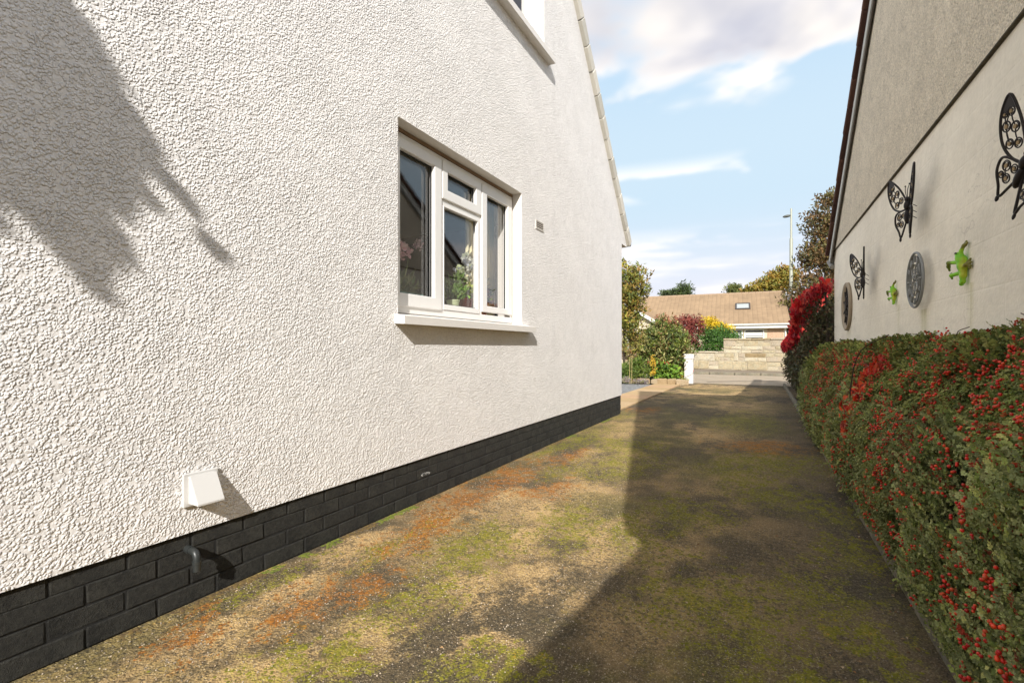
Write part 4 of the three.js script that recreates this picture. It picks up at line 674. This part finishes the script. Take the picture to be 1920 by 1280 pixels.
// geckos: one continuous body from a blended field
function field(caps, lo, hi, res, k = 0.008) {
  const mc = new MarchingCubes(res, std([1, 1, 1]), false, false, 200000), size = Math.max(hi[0] - lo[0], hi[1] - lo[1], hi[2] - lo[2]) / 2, c = lo.map((v, i) => (v + hi[i]) / 2); mc.isolation = 0;
  const a = new THREE.Vector3(), b = new THREE.Vector3(), p = new THREE.Vector3(), ab = new THREE.Vector3();
  for (let z = 0; z < res; z++) for (let y = 0; y < res; y++) for (let x = 0; x < res; x++) {
    p.set(c[0] + (x - res / 2) / (res / 2) * size, c[1] + (y - res / 2) / (res / 2) * size, c[2] + (z - res / 2) / (res / 2) * size); let d = 1;
    for (const [A, B, ra, rb] of caps) { a.set(...A); b.set(...B); ab.subVectors(b, a); const t = Math.max(0, Math.min(1, ab.dot(p.clone().sub(a)) / (ab.lengthSq() + 1e-9))), e = p.distanceTo(a.addScaledVector(ab, t)) - (ra + (rb - ra) * t), h = Math.max(0, Math.min(1, 0.5 + 0.5 * (d - e) / k)); d = d + (e - d) * h - k * h * (1 - h); }
    mc.field[x + y * res + z * res * res] = -d;
  }
  mc.update(); const g = new THREE.BufferGeometry(), n = mc.count;
  g.setAttribute('position', new THREE.BufferAttribute(mc.positionArray.slice(0, n * 3), 3)); g.setAttribute('normal', new THREE.BufferAttribute(mc.normalArray.slice(0, n * 3), 3)); g.scale(size, size, size).translate(...c); return g;
}
{
  const caps = [[[0.0, 0.045, 0.024], [0.012, 0.005, 0.024], 0.027, 0.024], [[0.012, 0.005, 0.024], [0.022, -0.05, 0.022], 0.024, 0.016], [[0.022, -0.05, 0.026], [0.020, -0.085, 0.024], 0.017, 0.012], [[0.020, -0.085, 0.024], [-0.002, -0.096, 0.024], 0.012, 0.010], [[-0.002, -0.096, 0.024], [-0.014, -0.078, 0.024], 0.010, 0.008],
    [[-0.006, 0.06, 0.03], [-0.014, 0.078, 0.034], 0.024, 0.017],
    [[0.010, 0.060, 0.026], [0.012, 0.095, 0.030], 0.011, 0.009], [[0.012, 0.095, 0.030], [0.028, 0.125, 0.022], 0.009, 0.010],
    [[-0.02, 0.035, 0.030], [-0.075, 0.042, 0.062], 0.012, 0.010], [[-0.075, 0.042, 0.062], [-0.098, 0.022, 0.056], 0.010, 0.010],
    [[0.024, 0.0, 0.024], [0.064, 0.006, 0.024], 0.013, 0.011], [[0.064, 0.006, 0.024], [0.080, 0.028, 0.014], 0.009, 0.007],
    [[0.0, -0.03, 0.026], [-0.052, -0.038, 0.056], 0.013, 0.010]];
  for (const [bx, by, list] of [[0.028, 0.125, [[0.014, 0.142], [0.030, 0.147], [0.044, 0.136]]], [-0.098, 0.022, [[-0.116, 0.034], [-0.118, 0.014], [-0.102, -0.002]]], [0.072, 0.012, [[0.090, 0.036], [0.101, 0.016], [0.096, -0.006], [0.080, -0.018]]], [-0.052, -0.038, [[-0.072, -0.024], [-0.074, -0.042], [-0.060, -0.056]]]]) for (const [x, y] of list) caps.push([[bx, by, bx < 0 ? 0.056 : 0.018], [x, y, bx < 0 ? 0.050 : 0.012], 0.0066, 0.0056]);
  const g = field(caps, [-0.128, -0.115, -0.02], [0.115, 0.16, 0.09], 88, 0.007);
  const P = g.attributes.position, col = new Float32Array(P.count * 3);
  for (let i = 0; i < P.count; i++) { const x = P.getX(i), y = P.getY(i), limbD = Math.max(sstep(0.040, 0.062, Math.abs(x)), sstep(0.098, 0.115, y)), orange = sstep(0.006, 0.022, x - 0.012 + 0.10 * Math.min(0, y)) * sstep(-0.1, 0.0, y + 0.1) * (0.6 + 0.4 * vnoise(x * 90, y * 90, 3)); let c = mixa([0.16, 0.56, 0.010], [0.36, 0.70, 0.03], vnoise(x * 60, y * 60, 9)); c = mixa(c, [0.60, 0.42, 0.02], orange * 0.7); c = mixa(c, [0.12, 0.085, 0.02], limbD * 0.8); col.set(c, i * 3); }
  g.setAttribute('color', new THREE.BufferAttribute(col, 3)); uvBox(g);
  const paint = std([1, 1, 1], 0.4, { vertexColors: true });
  const a = thing('gecko_ornament', 'larger green gecko ornament clinging to the cream wall, right of the grey disc', 'wall ornament', onWall(-3.265, 1.485, 0.0), WALLTURN); a.scale.setScalar(0.88);
  part('body', g, paint, a); part('eye', [new THREE.SphereGeometry(0.005, 10, 8).translate(-0.024, 0.088, 0.046), new THREE.SphereGeometry(0.005, 10, 8).translate(-0.001, 0.086, 0.05)], std([0.01, 0.01, 0.008], 0.2), a);
  const b = a.clone(); b.name = numbered('gecko_ornament'); b.position.set(...onWall(-4.67, 1.485, 0)); b.scale.setScalar(0.72); tag(b, 'smaller green gecko ornament on the cream wall, left of the grey disc', 'wall ornament'); scene.add(b);
}

// ------------------------------------------------------------------ front garden of the white house
{
  reseed(101);
  const P = (px, py, d) => at(px, py, d);
  const t = thing('tall_shrub', 'tall bronze green shrub just past the corner of the white house', 'shrub', [0, 0, 0]);
  crown(t, [[P(1178, 540, 14.6), [0.62, 0.75, 0.6], 260], [P(1180, 600, 14.7), [0.45, 0.75, 0.5], 190], [P(1160, 565, 14.9), [0.8, 1.1, 0.6], 220]], [[0.15, 0.17, 0.025], [0.22, 0.18, 0.03], [0.30, 0.18, 0.035], [0.10, 0.12, 0.02], [0.30, 0.27, 0.04]], leafGeo(0.13, 0.045), { per: 9, clumpR: 0.14, shell: 0.3, mat: leafGlossM });
  wood(t, [-4.0, 0.1, -14.7], [P(1178, 530, 14.6), P(1188, 580, 14.7), P(1160, 560, 14.8)], 0.05);
  const r = thing('round_shrub', 'round leafy variegated shrub beside the white gate pier', 'shrub', [0, 0, 0]);
  crown(r, [[P(1243, 652, 14.75), [0.80, 0.86, 0.6], 1150], [P(1252, 682, 14.8), [0.62, 0.6, 0.5], 420]], [[0.09, 0.13, 0.02], [0.12, 0.16, 0.022], [0.06, 0.085, 0.02], [0.40, 0.37, 0.14], [0.18, 0.11, 0.03], [0.18, 0.21, 0.03]], leafGeo(0.105, 0.045), { per: 8, clumpR: 0.11, shell: 0.55, mat: leafGlossM });
  crown(r, [[P(1250, 606, 14.75), [0.5, 0.22, 0.4], 60]], [[0.34, 0.12, 0.06], [0.22, 0.10, 0.05]], leafGeo(0.09, 0.035), { per: 6, clumpR: 0.10, shell: 0.2, name: 'young_leaves' });
  crown(r, [[P(1243, 680, 14.1), [0.55, 0.06, 0.1], 5]], [[0.35, 0.01, 0.012]], ovalLeaf(0.05, 0.04), { per: 8, clumpR: 0.04, shell: 0.2, name: 'blooms' });
  wood(r, [-2.95, 0.1, -14.8], [P(1243, 640, 14.75), P(1228, 650, 14.7), P(1262, 655, 14.8)], 0.035);
  const plant = (name, label, cat, spots, pal, leaf, opt) => { const o = thing(name, label, cat, [0, 0, 0]); crown(o, spots, pal, leaf, { name: 'foliage', ...opt }); part('stem', spots.map(([c]) => limb([c[0], 0.1, c[2]], c, 0.012, 0.006, 5)), barkM, o); return o; };
  plant('leafy_plant', 'low bright green leafy plant at the foot of the round shrub', 'plant', [[P(1243, 700, 14.25), [0.42, 0.30, 0.25], 150]], [[0.12, 0.23, 0.02], [0.20, 0.30, 0.03], [0.09, 0.17, 0.02]], leafGeo(0.12, 0.07), { per: 6, clumpR: 0.10 });
  plant('fern', 'feathery green fern behind the stone edging, next to the canes', 'fern', [[P(1195, 697, 14.35), [0.34, 0.34, 0.25], 110], [P(1175, 700, 14.4), [0.34, 0.34, 0.2], 90]], [[0.11, 0.18, 0.02], [0.16, 0.21, 0.03], [0.08, 0.13, 0.02]], leafGeo(0.16, 0.03), { per: 8, clumpR: 0.10 });
  plant('golden_shrub', 'loose yellow green shrub between the tall shrub and the round one', 'shrub', [[P(1182, 650, 14.9), [0.42, 0.45, 0.3], 130], [P(1200, 640, 15.0), [0.35, 0.4, 0.3], 80]], [[0.30, 0.26, 0.05], [0.22, 0.24, 0.04], [0.36, 0.27, 0.10], [0.30, 0.16, 0.06]], leafGeo(0.13, 0.03), { per: 8, clumpR: 0.13 });
  plant('yellow_flowers', 'upright spike of yellow flowers in front of the round shrub', 'flowers', [[P(1225, 685, 14.05), [0.05, 0.28, 0.05], 26]], [[0.55, 0.34, 0.02], [0.45, 0.30, 0.03]], ovalLeaf(0.05, 0.035), { per: 7, clumpR: 0.05 });
  plant('yellow_plant', 'small yellow leaved plant beside the white pier', 'plant', [[P(1274, 708, 14.3), [0.12, 0.13, 0.12], 30]], [[0.42, 0.32, 0.03], [0.30, 0.26, 0.04]], leafGeo(0.08, 0.04), { per: 6, clumpR: 0.06 });
  plant('lavender', 'low clump of pale lilac flowers along the stone edging', 'flowers', [[P(1202, 716, 14.0), [0.26, 0.07, 0.1], 50], [P(1172, 713, 14.1), [0.22, 0.06, 0.1], 40]], [[0.34, 0.27, 0.27], [0.40, 0.34, 0.32], [0.24, 0.24, 0.10]], leafGeo(0.06, 0.018), { per: 8, clumpR: 0.05 });
  plant('grass_tuft', 'tuft of yellowish grass at the foot of the white pier', 'grass', [[[-2.28, 0.05, -14.75], [0.14, 0.06, 0.3], 50]], [[0.26, 0.26, 0.05], [0.16, 0.18, 0.03]], leafGeo(0.11, 0.012), { per: 8, clumpR: 0.05 });
  const c1 = thing('garden_cane', 'left one of two thin bamboo canes standing in the fern', 'cane', [...at(1180.5, 716, 14.1)], 0);
  part('cane', limb([0, -0.05, 0], [0.01, 0.74, 0], 0.009, 0.007, 8), std([0.45, 0.36, 0.15], 0.6), c1);
  const c2 = c1.clone(); c2.name = numbered('garden_cane'); c2.position.set(...at(1184.5, 716, 14.1)); tag(c2, 'right one of two thin bamboo canes standing in the fern', 'cane'); scene.add(c2);
  // gate pier
  const g = thing('gate_pier', 'short white painted gate pier with a cap where the drive meets the road', 'gate pier', [-2.14, 0, -15.15]);
  part('shaft', box(-0.12, 0.12, -0.02, 0.72, -0.12, 0.12, 0.012), M.whitePaint, g); part('cap', box(-0.14, 0.14, 0.722, 0.885, -0.14, 0.14, 0.03), M.whitePaint, g);
  part('hinge_strap', tube([[0.125, 0.30, 0.05], [0.126, 0.33, 0.10], [0.08, 0.27, 0.127], [-0.09, 0.20, 0.125]], 0.006, 16, 5), std([0.2, 0.18, 0.17], 0.5), g);
  part('reflector', new THREE.CylinderGeometry(0.035, 0.035, 0.012, 16).rotateZ(Math.PI / 2).translate(0.124, 0.37, 0.06), std([0.62, 0.12, 0.12], 0.4), g);
}

// ------------------------------------------------------------------ across the road
{
  reseed(111);
  const a = [-3.41, -23.75], b = [0.52, -23.05], dx = b[0] - a[0], dz = b[1] - a[1], L = Math.hypot(dx, dz), ux = dx / L, uz = dz / L, ang = -Math.atan2(dz, dx);
  const w = thing('stone_wall', 'pale sandstone garden wall across the road, stepping up to the right', 'wall', [a[0], 0.085, a[1]], ang);
  const tones = [[0.50, 0.41, 0.26], [0.55, 0.46, 0.30], [0.43, 0.34, 0.20], [0.58, 0.51, 0.37], [0.38, 0.28, 0.15], [0.52, 0.43, 0.31]].map((c, i) => new THREE.MeshStandardMaterial({ map: scaled(mottled(c, 0.22, 200 + i * 7, [4, 20, 90], 0.1), 1.5), bumpMap: scaled(grit, 1.5), bumpScale: 0.02, roughness: 0.95 }));
  const step = 1.60, lowTop = 0.83, highTop = 1.405;
  part('mortar', [box(-3.2, step, -0.1, lowTop - 0.06, -0.26, -0.014), box(step, 8, -0.1, highTop - 0.04, -0.26, -0.014)], std([0.50, 0.43, 0.31], 1, { bumpMap: scaled(grit, 2), bumpScale: 0.02 }), w);
  const lay = (x, y, q, h) => part('stone', hullBox(q - 0.014, h - 0.014, 0.10, 0.018, 0.03).translate(x + q / 2, y + h / 2, -0.048 + rr(-0.012, 0.012)), rnd() < 0.7 ? tones[[0, 1, 3, 5][Math.floor(rnd() * 4)]] : pick(tones), w);
  for (const [y0, y1, xa] of [[0, 0.385, -3.2], [0.385, 0.755, -3.2], [0.755, 1.05, step], [1.05, 1.33, step]]) {
    for (let x = xa; x < 7.4;) {
      let q = rr(0.42, 1.0), k = rnd(); const H = y1 - y0, hs = H * rr(0.38, 0.62), ws = q * rr(0.35, 0.65);
      if (xa < step && x < step && x + q > step && y1 > 0.7) q = Math.max(0.25, step - x);
      if (k < 0.22) lay(x, y0, q, H);
      else if (k < 0.5) { lay(x, y0, q, hs); lay(x, y0 + hs, ws, H - hs); lay(x + ws, y0 + hs, q - ws, H - hs); }
      else if (k < 0.75) { lay(x, y0, ws, H); lay(x + ws, y0, q - ws, hs); lay(x + ws, y0 + hs, q - ws, H - hs); }
      else { lay(x, y0, ws, hs); lay(x + ws, y0, q - ws, hs); lay(x, y0 + hs, q, H - hs); }
      x += q;
    }
  }
  for (let x = -3.2; x < step - 0.1;) { const q = Math.min(rr(0.5, 0.8), step - x); part('coping_stone', hullBox(q - 0.01, 0.075, 0.34, 0.012, 0.012).translate(x + q / 2, lowTop - 0.036, -0.13), pick(tones), w); x += q; }
  for (let x = step; x < 7.6;) { const q = rr(0.5, 0.8); part('coping_stone', hullBox(q - 0.01, 0.075, 0.34, 0.012, 0.012).translate(x + q / 2, highTop - 0.036, -0.13), pick(tones), w); x += q; }
}
{
  // bungalow across the road: local x to the right, z towards the road
  const o = thing('far_bungalow', 'low cream bungalow with a tan tiled roof and white trim across the road', 'bungalow', [1.13, 0, -36.3], 0.06);
  const E = 2.67, Rg = 5.22, dp = 4.2;
  const tileTex = (() => { const N = 1024; const m = new Float32Array(N * N); addNoise(m, N, 10, 0.20, 221); addNoise(m, N, 40, 0.14, 222); return colorTex(N, N, (x, y) => { const cx = Math.floor(x / 32), cy = Math.floor(y / 36), v = 1 + m[y * N + x] + 0.12 * (hash2(cx, cy, 5) - 0.5); return [0.31 * v, 0.21 * v, 0.122 * v]; }); })();
  const tileBump = (() => { const N = 1024, h = new Float32Array(N * N); for (let y = 0; y < N; y++) for (let x = 0; x < N; x++) { const v = (y % 36) / 36, u = (x % 32) / 32; h[y * N + x] = (1 - v) * 0.75 + 0.45 * Math.sin(u * Math.PI) - (u < 0.08 ? 0.3 : 0); } return heightTex(h, N); })();
  const tileM = new THREE.MeshStandardMaterial({ map: scaled(tileTex, 1 / 9.6, 1 / 9.9), bumpMap: scaled(tileBump, 1 / 9.6, 1 / 9.9), bumpScale: 0.045, roughness: 0.95 });
  const cream = std([0.68, 0.58, 0.42], 0.9, { bumpMap: scaled(grit, 1), bumpScale: 0.01 }), trim = std([0.82, 0.80, 0.76], 0.5), dark = std([0.03, 0.035, 0.04], 0.15);
  const slope = Math.hypot(dp + 0.25, Rg - E), an = Math.atan2(Rg - E, dp + 0.25);
  const slab = (w) => { const g = new THREE.BoxGeometry(w, 0.09, slope); const uv = g.attributes.uv, p = g.attributes.position; for (let i = 0; i < uv.count; i++) uv.setXY(i, p.getX(i), -p.getZ(i)); return g; };
  const LEN = 17;
  const roof = part('roof', slab(LEN).rotateX(an).translate(-LEN / 2 + 0.06, (E + Rg) / 2, 0.25 - (dp + 0.25) / 2), tileM, o);
  part('back_slope', slab(LEN).rotateX(-an).translate(-LEN / 2 + 0.06, (E + Rg) / 2, -dp - (dp + 0.25) / 2), tileM, roof);
  for (let k = 0; k < 36; k++) part('ridge_tile', new THREE.CylinderGeometry(0.12, 0.12, 0.455, 10, 1, false, -Math.PI / 2, Math.PI).rotateZ(Math.PI / 2).rotateX(-Math.PI / 2 + Math.PI / 2).translate(-0.17 - k * 0.47, Rg - 0.02, -dp), std([0.34, 0.24, 0.155], 0.95), roof);
  part('wall', [box(-LEN + 0.3, -0.12, 0, E - 0.02, -8.2, -0.22)], cream, o);
  part('gable', extrude(shapeOf([[0, E - 0.02], [8.3, E - 0.02], [4.15, Rg - 0.12]]), 0.2).rotateY(Math.PI / 2).translate(-0.32, 0, -0.05), cream, o);
  part('fascia', [box(-LEN + 0.1, 0.02, E - 0.27, E - 0.05, 0.20, 0.225), box(-LEN + 0.1, 0.02, E - 0.28, E - 0.255, -0.25, 0.20)], trim, o);
  part('gutter', limb([-LEN + 0.1, E - 0.03, 0.29], [0.05, E - 0.03, 0.29], 0.06, 0.06, 10), std([0.66, 0.63, 0.58], 0.5), o);
  part('gutter', limb([-0.20, E - 0.1, -0.16], [-0.20, 0.1, -0.16], 0.04, 0.04, 8), trim, o, 'white downpipe at the right corner');
  const brickM = new THREE.MeshStandardMaterial({ map: scaled(mottled([0.50, 0.33, 0.22], 0.3, 241, [40, 20, 130]), 1), roughness: 0.95 });
  part('brick_panel', box(-1.25, -0.30, 0.1, E - 0.29, -0.225, -0.19), brickM, o);
  for (const [x0, x1, nm] of [[-3.9, -2.75], [-2.65, -1.45]]) {
    const f = part('window', [box(x0, x1, 0.95, 1.0, -0.23, -0.16), box(x0, x1, 2.26, 2.33, -0.23, -0.16), box(x0, x0 + 0.07, 1.0, 2.26, -0.23, -0.16), box(x1 - 0.07, x1, 1.0, 2.26, -0.23, -0.16), box(x0 + 0.07, x1 - 0.07, 1.80, 1.86, -0.23, -0.165)], trim, o);
    part('pane', box(x0 + 0.07, x1 - 0.07, 1.0, 1.80, -0.225, -0.20), dark, f); part('pane', box(x0 + 0.07, x1 - 0.07, 1.86, 2.26, -0.225, -0.20), nm ? dark : dark, f);
    part('blind', box(x0 + 0.09, x1 - 0.09, x0 < -3 ? 1.88 : 1.90, 2.16, -0.199, -0.195), std([0.62, 0.60, 0.56], 0.8), f);
  }
  // roof window
  const sx = -2.72, t = 0.53, cz = 0.25 - (dp + 0.25) * t, cy = E + (Rg - E) * t, sk = (g) => g.rotateX(an).translate(sx, cy, cz);
  const sf = part('skylight', merge([new THREE.BoxGeometry(0.98, 0.09, 0.10).translate(0, 0.08, -0.44), new THREE.BoxGeometry(0.98, 0.09, 0.10).translate(0, 0.08, 0.44), new THREE.BoxGeometry(0.10, 0.09, 0.78).translate(-0.44, 0.08, 0), new THREE.BoxGeometry(0.10, 0.09, 0.78).translate(0.44, 0.08, 0)].map(sk)), std([0.07, 0.06, 0.055], 0.6), roof);
  part('pane', sk(new THREE.BoxGeometry(0.78, 0.02, 0.78).translate(0, 0.085, 0)), new THREE.MeshPhysicalMaterial({ color: new THREE.Color().setRGB(0.42, 0.45, 0.43), roughness: 0.12, clearcoat: 1 }), sf);
  // front wing with its own white gable
  const gx = -9.9, hw = 2.35, gE = 2.55, gR = 4.05, gz = 4.6;
  part('wing_wall', merge([box(gx - hw + 0.25, gx + hw - 0.25, 0, gE, 0, gz - 0.3), extrude(shapeOf([[gx - hw + 0.05, gE - 0.05], [gx + hw - 0.05, gE - 0.05], [gx, gR - 0.1]]), 0.2).translate(0, 0, gz - 0.5)]), cream, o);
  const wl = Math.hypot(hw + 0.2, gR - gE + 0.1), wa = Math.atan2(gR - gE, hw);
  for (const s of [1, -1]) {
    part('wing_roof', new THREE.BoxGeometry(wl, 0.09, gz + 2.4).rotateZ(-s * wa).translate(gx + s * (hw / 2 + 0.05), (gE + gR) / 2 + 0.03, gz / 2 - 1.2), tileM, o);
    part('bargeboard', new THREE.BoxGeometry(wl, 0.20, 0.03).rotateZ(-s * wa).translate(gx + s * (hw / 2 + 0.05), (gE + gR) / 2 - 0.07, gz + 0.02), trim, o);
  }
  const pw = part('window', [box(gx + 0.2, gx + 1.75, 1.0, 2.15, gz - 0.31, gz - 0.27)], trim, o); part('pane', box(gx + 0.28, gx + 1.67, 1.1, 2.02, gz - 0.30, gz - 0.262), dark, pw);
  // chimney
  const ch = part('chimney', box(-11.4, -10.7, Rg - 0.6, Rg + 0.22, -dp - 0.35, -dp + 0.35, 0.02), std([0.52, 0.40, 0.25], 0.9), o);
  part('chimney_pot', new THREE.CylinderGeometry(0.11, 0.14, 0.4, 14).translate(-11.05, Rg + 0.42, -dp), std([0.42, 0.22, 0.12], 0.9), ch);
}
{
  // street lamp
  const p = at(1484, 690, 34), o = thing('street_lamp', 'tall grey street lamp column with a small lantern, right of the far bungalow', 'street lamp', [p[0], 0.05, p[2]]);
  part('post', [new THREE.CylinderGeometry(0.14, 0.16, 1.8, 16).translate(0, 0.9, 0), new THREE.CylinderGeometry(0.105, 0.125, 7.1, 16).translate(0, 5.3, 0), new THREE.CylinderGeometry(0.060, 0.07, 2.2, 12).translate(0, 9.9, 0)], std([0.45, 0.46, 0.38], 0.6, { metalness: 0.2 }), o);
  part('bracket', tube([[0, 10.5, 0], [-0.10, 10.53, 0], [-0.22, 10.5, 0.02]], 0.032, 10, 6), std([0.35, 0.36, 0.32], 0.6), o);
  part('lantern', new THREE.SphereGeometry(1, 16, 10).scale(0.27, 0.10, 0.12).rotateZ(0.1).translate(-0.27, 10.48, 0.02), std([0.10, 0.11, 0.10], 0.5), o);
}
// garden shrubs and trees beyond the road
{
  reseed(121);
  const P = at;
  const m = thing('red_maple', 'dark red leaved maple behind the garden wall, left of the yellow shrub', 'shrub', [0, 0, 0]);
  crown(m, [[P(1290, 612, 24.3), [0.85, 0.55, 0.7], 190], [P(1277, 632, 24.3), [0.7, 0.65, 0.6], 120], [P(1290, 645, 24.4), [0.6, 0.5, 0.5], 80]], [[0.16, 0.025, 0.022], [0.22, 0.045, 0.03], [0.11, 0.02, 0.02], [0.26, 0.07, 0.05]], leafGeo(0.13, 0.05), { per: 12, clumpR: 0.18, shell: 0.3 });
  wood(m, [-3.9, 0, -25.3], [P(1290, 608, 24.3), P(1275, 625, 24.3), P(1298, 625, 24.3)], 0.06);
  const y = thing('golden_conifer', 'golden yellow shrub above the green hedge behind the garden wall', 'shrub', [0, 0, 0]);
  crown(y, [[P(1328, 610, 24.8), [0.48, 0.36, 0.4], 110], [P(1342, 614, 24.8), [0.5, 0.26, 0.4], 90], [P(1362, 618, 24.8), [0.4, 0.14, 0.4], 40], [P(1335, 640, 25.0), [0.6, 0.6, 0.4], 60]], [[0.62, 0.42, 0.01], [0.52, 0.37, 0.015], [0.70, 0.52, 0.03]], leafGeo(0.14, 0.04), { per: 12, clumpR: 0.15, shell: 0.4 });
  wood(y, [-2.6, 0, -26.6], [P(1330, 610, 24.8), P(1345, 615, 24.8)], 0.06);
  const g = thing('green_hedge', 'clipped bright green hedge behind the stone wall, below the yellow shrub', 'hedge', [0, 0, 0]);
  crown(g, [[P(1325, 640, 24.2), [0.75, 0.75, 0.5], 220], [P(1347, 640, 24.2), [0.75, 0.75, 0.5], 230], [P(1363, 634, 24.0), [0.7, 0.46, 0.4], 150]], [[0.055, 0.14, 0.018], [0.085, 0.19, 0.022], [0.04, 0.10, 0.014]], leafGeo(0.09, 0.05), { per: 12, clumpR: 0.13, shell: 0.6 });
  part('stem', [limb([-2.9, 0, -25.9], P(1325, 640, 24.2), 0.05, 0.02), limb([-2.1, 0, -25.6], P(1350, 640, 24.2), 0.05, 0.02)], barkM, g);
  const tree = (name, label, balls, base, tops, r, pal, leaf, opt) => { const o = thing(name, label, 'tree', [0, 0, 0]); wood(o, base, tops, r); crown(o, balls, pal, leaf, opt); return o; };
  tree('pine_tree', 'dark green pine top showing above the left of the far roof', [[P(1284, 548, 55), [0.9, 1.4, 0.9], 130], [P(1268, 551, 55), [1.0, 0.35, 0.7], 60], [P(1250, 553, 55), [0.8, 0.35, 0.6], 45]], [...at(1282, 640, 55)].map((v, i) => (i === 1 ? 0 : v)), [P(1284, 533, 55), P(1250, 551, 55), P(1268, 548, 55)], 0.2, [[0.05, 0.08, 0.02], [0.09, 0.13, 0.03], [0.04, 0.055, 0.025]], leafGeo(0.4, 0.09), { per: 12, clumpR: 0.3, shell: 0.1 });
  tree('small_tree', 'small green tree top showing above the middle of the far roof', [[P(1377, 546, 52), [1.0, 0.75, 0.9], 130]], [...at(1378, 640, 52)].map((v, i) => (i === 1 ? 0 : v)), [P(1377, 540, 52), P(1370, 544, 52), P(1386, 544, 52)], 0.18, [[0.10, 0.12, 0.025], [0.14, 0.15, 0.03]], leafGeo(0.35, 0.09), { per: 10, clumpR: 0.3, shell: 0.15 });
  tree('birch_tree', 'yellowing tree behind the far roof, left of the street lamp', [[P(1468, 525, 44), [1.7, 1.15, 1.3], 260], [P(1443, 535, 44), [1.3, 0.75, 1], 150], [P(1415, 545, 44), [1.1, 0.45, 0.9], 80]], [...at(1460, 640, 44)].map((v, i) => (i === 1 ? 0 : v)), [P(1468, 515, 44), P(1440, 532, 44), P(1485, 530, 44)], 0.2, [[0.32, 0.22, 0.02], [0.24, 0.19, 0.025], [0.20, 0.20, 0.03], [0.30, 0.17, 0.025]], leafGeo(0.30, 0.13), { per: 12, clumpR: 0.32, shell: 0.3 });
  const beechBalls = [[P(1575, 470, 33), [2.3, 3.2, 2.2], 620], [P(1545, 420, 33), [1.4, 1.2, 1.3], 200], [P(1535, 480, 33), [1.4, 1.1, 1.2], 210], [P(1525, 545, 33), [1.6, 1.5, 1.4], 280], [P(1500, 570, 33), [1.1, 1.1, 1], 160], [P(1560, 375, 33), [1.0, 0.7, 0.9], 90]];
  tree('copper_beech', 'tall bronze leaved beech beside the street lamp, partly behind the cream bungalow', beechBalls, [...at(1560, 660, 33)].map((v, i) => (i === 1 ? 0 : v)), [P(1560, 380, 33), P(1535, 420, 33), P(1525, 480, 33), P(1515, 545, 33), P(1590, 430, 33)], 0.3, [[0.10, 0.062, 0.022], [0.15, 0.085, 0.025], [0.085, 0.075, 0.022], [0.12, 0.11, 0.025], [0.19, 0.10, 0.03]], leafGeo(0.24, 0.10), { per: 9, clumpR: 0.30, shell: 0.25 });
  tree('dark_tree', 'dark green tree low behind the street lamp and the crimson creeper', [[P(1505, 600, 36), [1.9, 1.9, 1.4], 330], [P(1540, 610, 36), [2.4, 2.2, 1.4], 300]], [...at(1520, 660, 36)].map((v, i) => (i === 1 ? 0 : v)), [P(1505, 590, 36), P(1540, 600, 36)], 0.2, [[0.06, 0.075, 0.02], [0.08, 0.09, 0.02], [0.10, 0.085, 0.025]], leafGeo(0.24, 0.10), { per: 10, clumpR: 0.3, shell: 0.35 });
  // a far belt of woodland, so that the ground does not end bare
  const far = []; for (let k = 0; k < 90; k++) { const an = -2.6 + k / 90 * 2.5, R = rr(150, 190); far.push([[Math.cos(an) * R, 2.2, Math.sin(an) * R], [rr(6, 9), rr(3, 4.6), 5], 40]); }
  const f = new THREE.Group(); f.name = 'woodland'; f.userData = { label: 'far belt of dark woodland along the horizon', category: 'woodland', kind: 'stuff' }; scene.add(f);
  crown(f, far, [[0.06, 0.075, 0.03], [0.09, 0.085, 0.03]], leafGeo(1.6, 0.8), { per: 10, clumpR: 1.4, shell: 0.3, name: 'canopy' });
}
scene.traverse((o) => { if (o.isMesh) { o.castShadow = true; o.receiveShadow = true; } });
renderer.render(scene, camera);
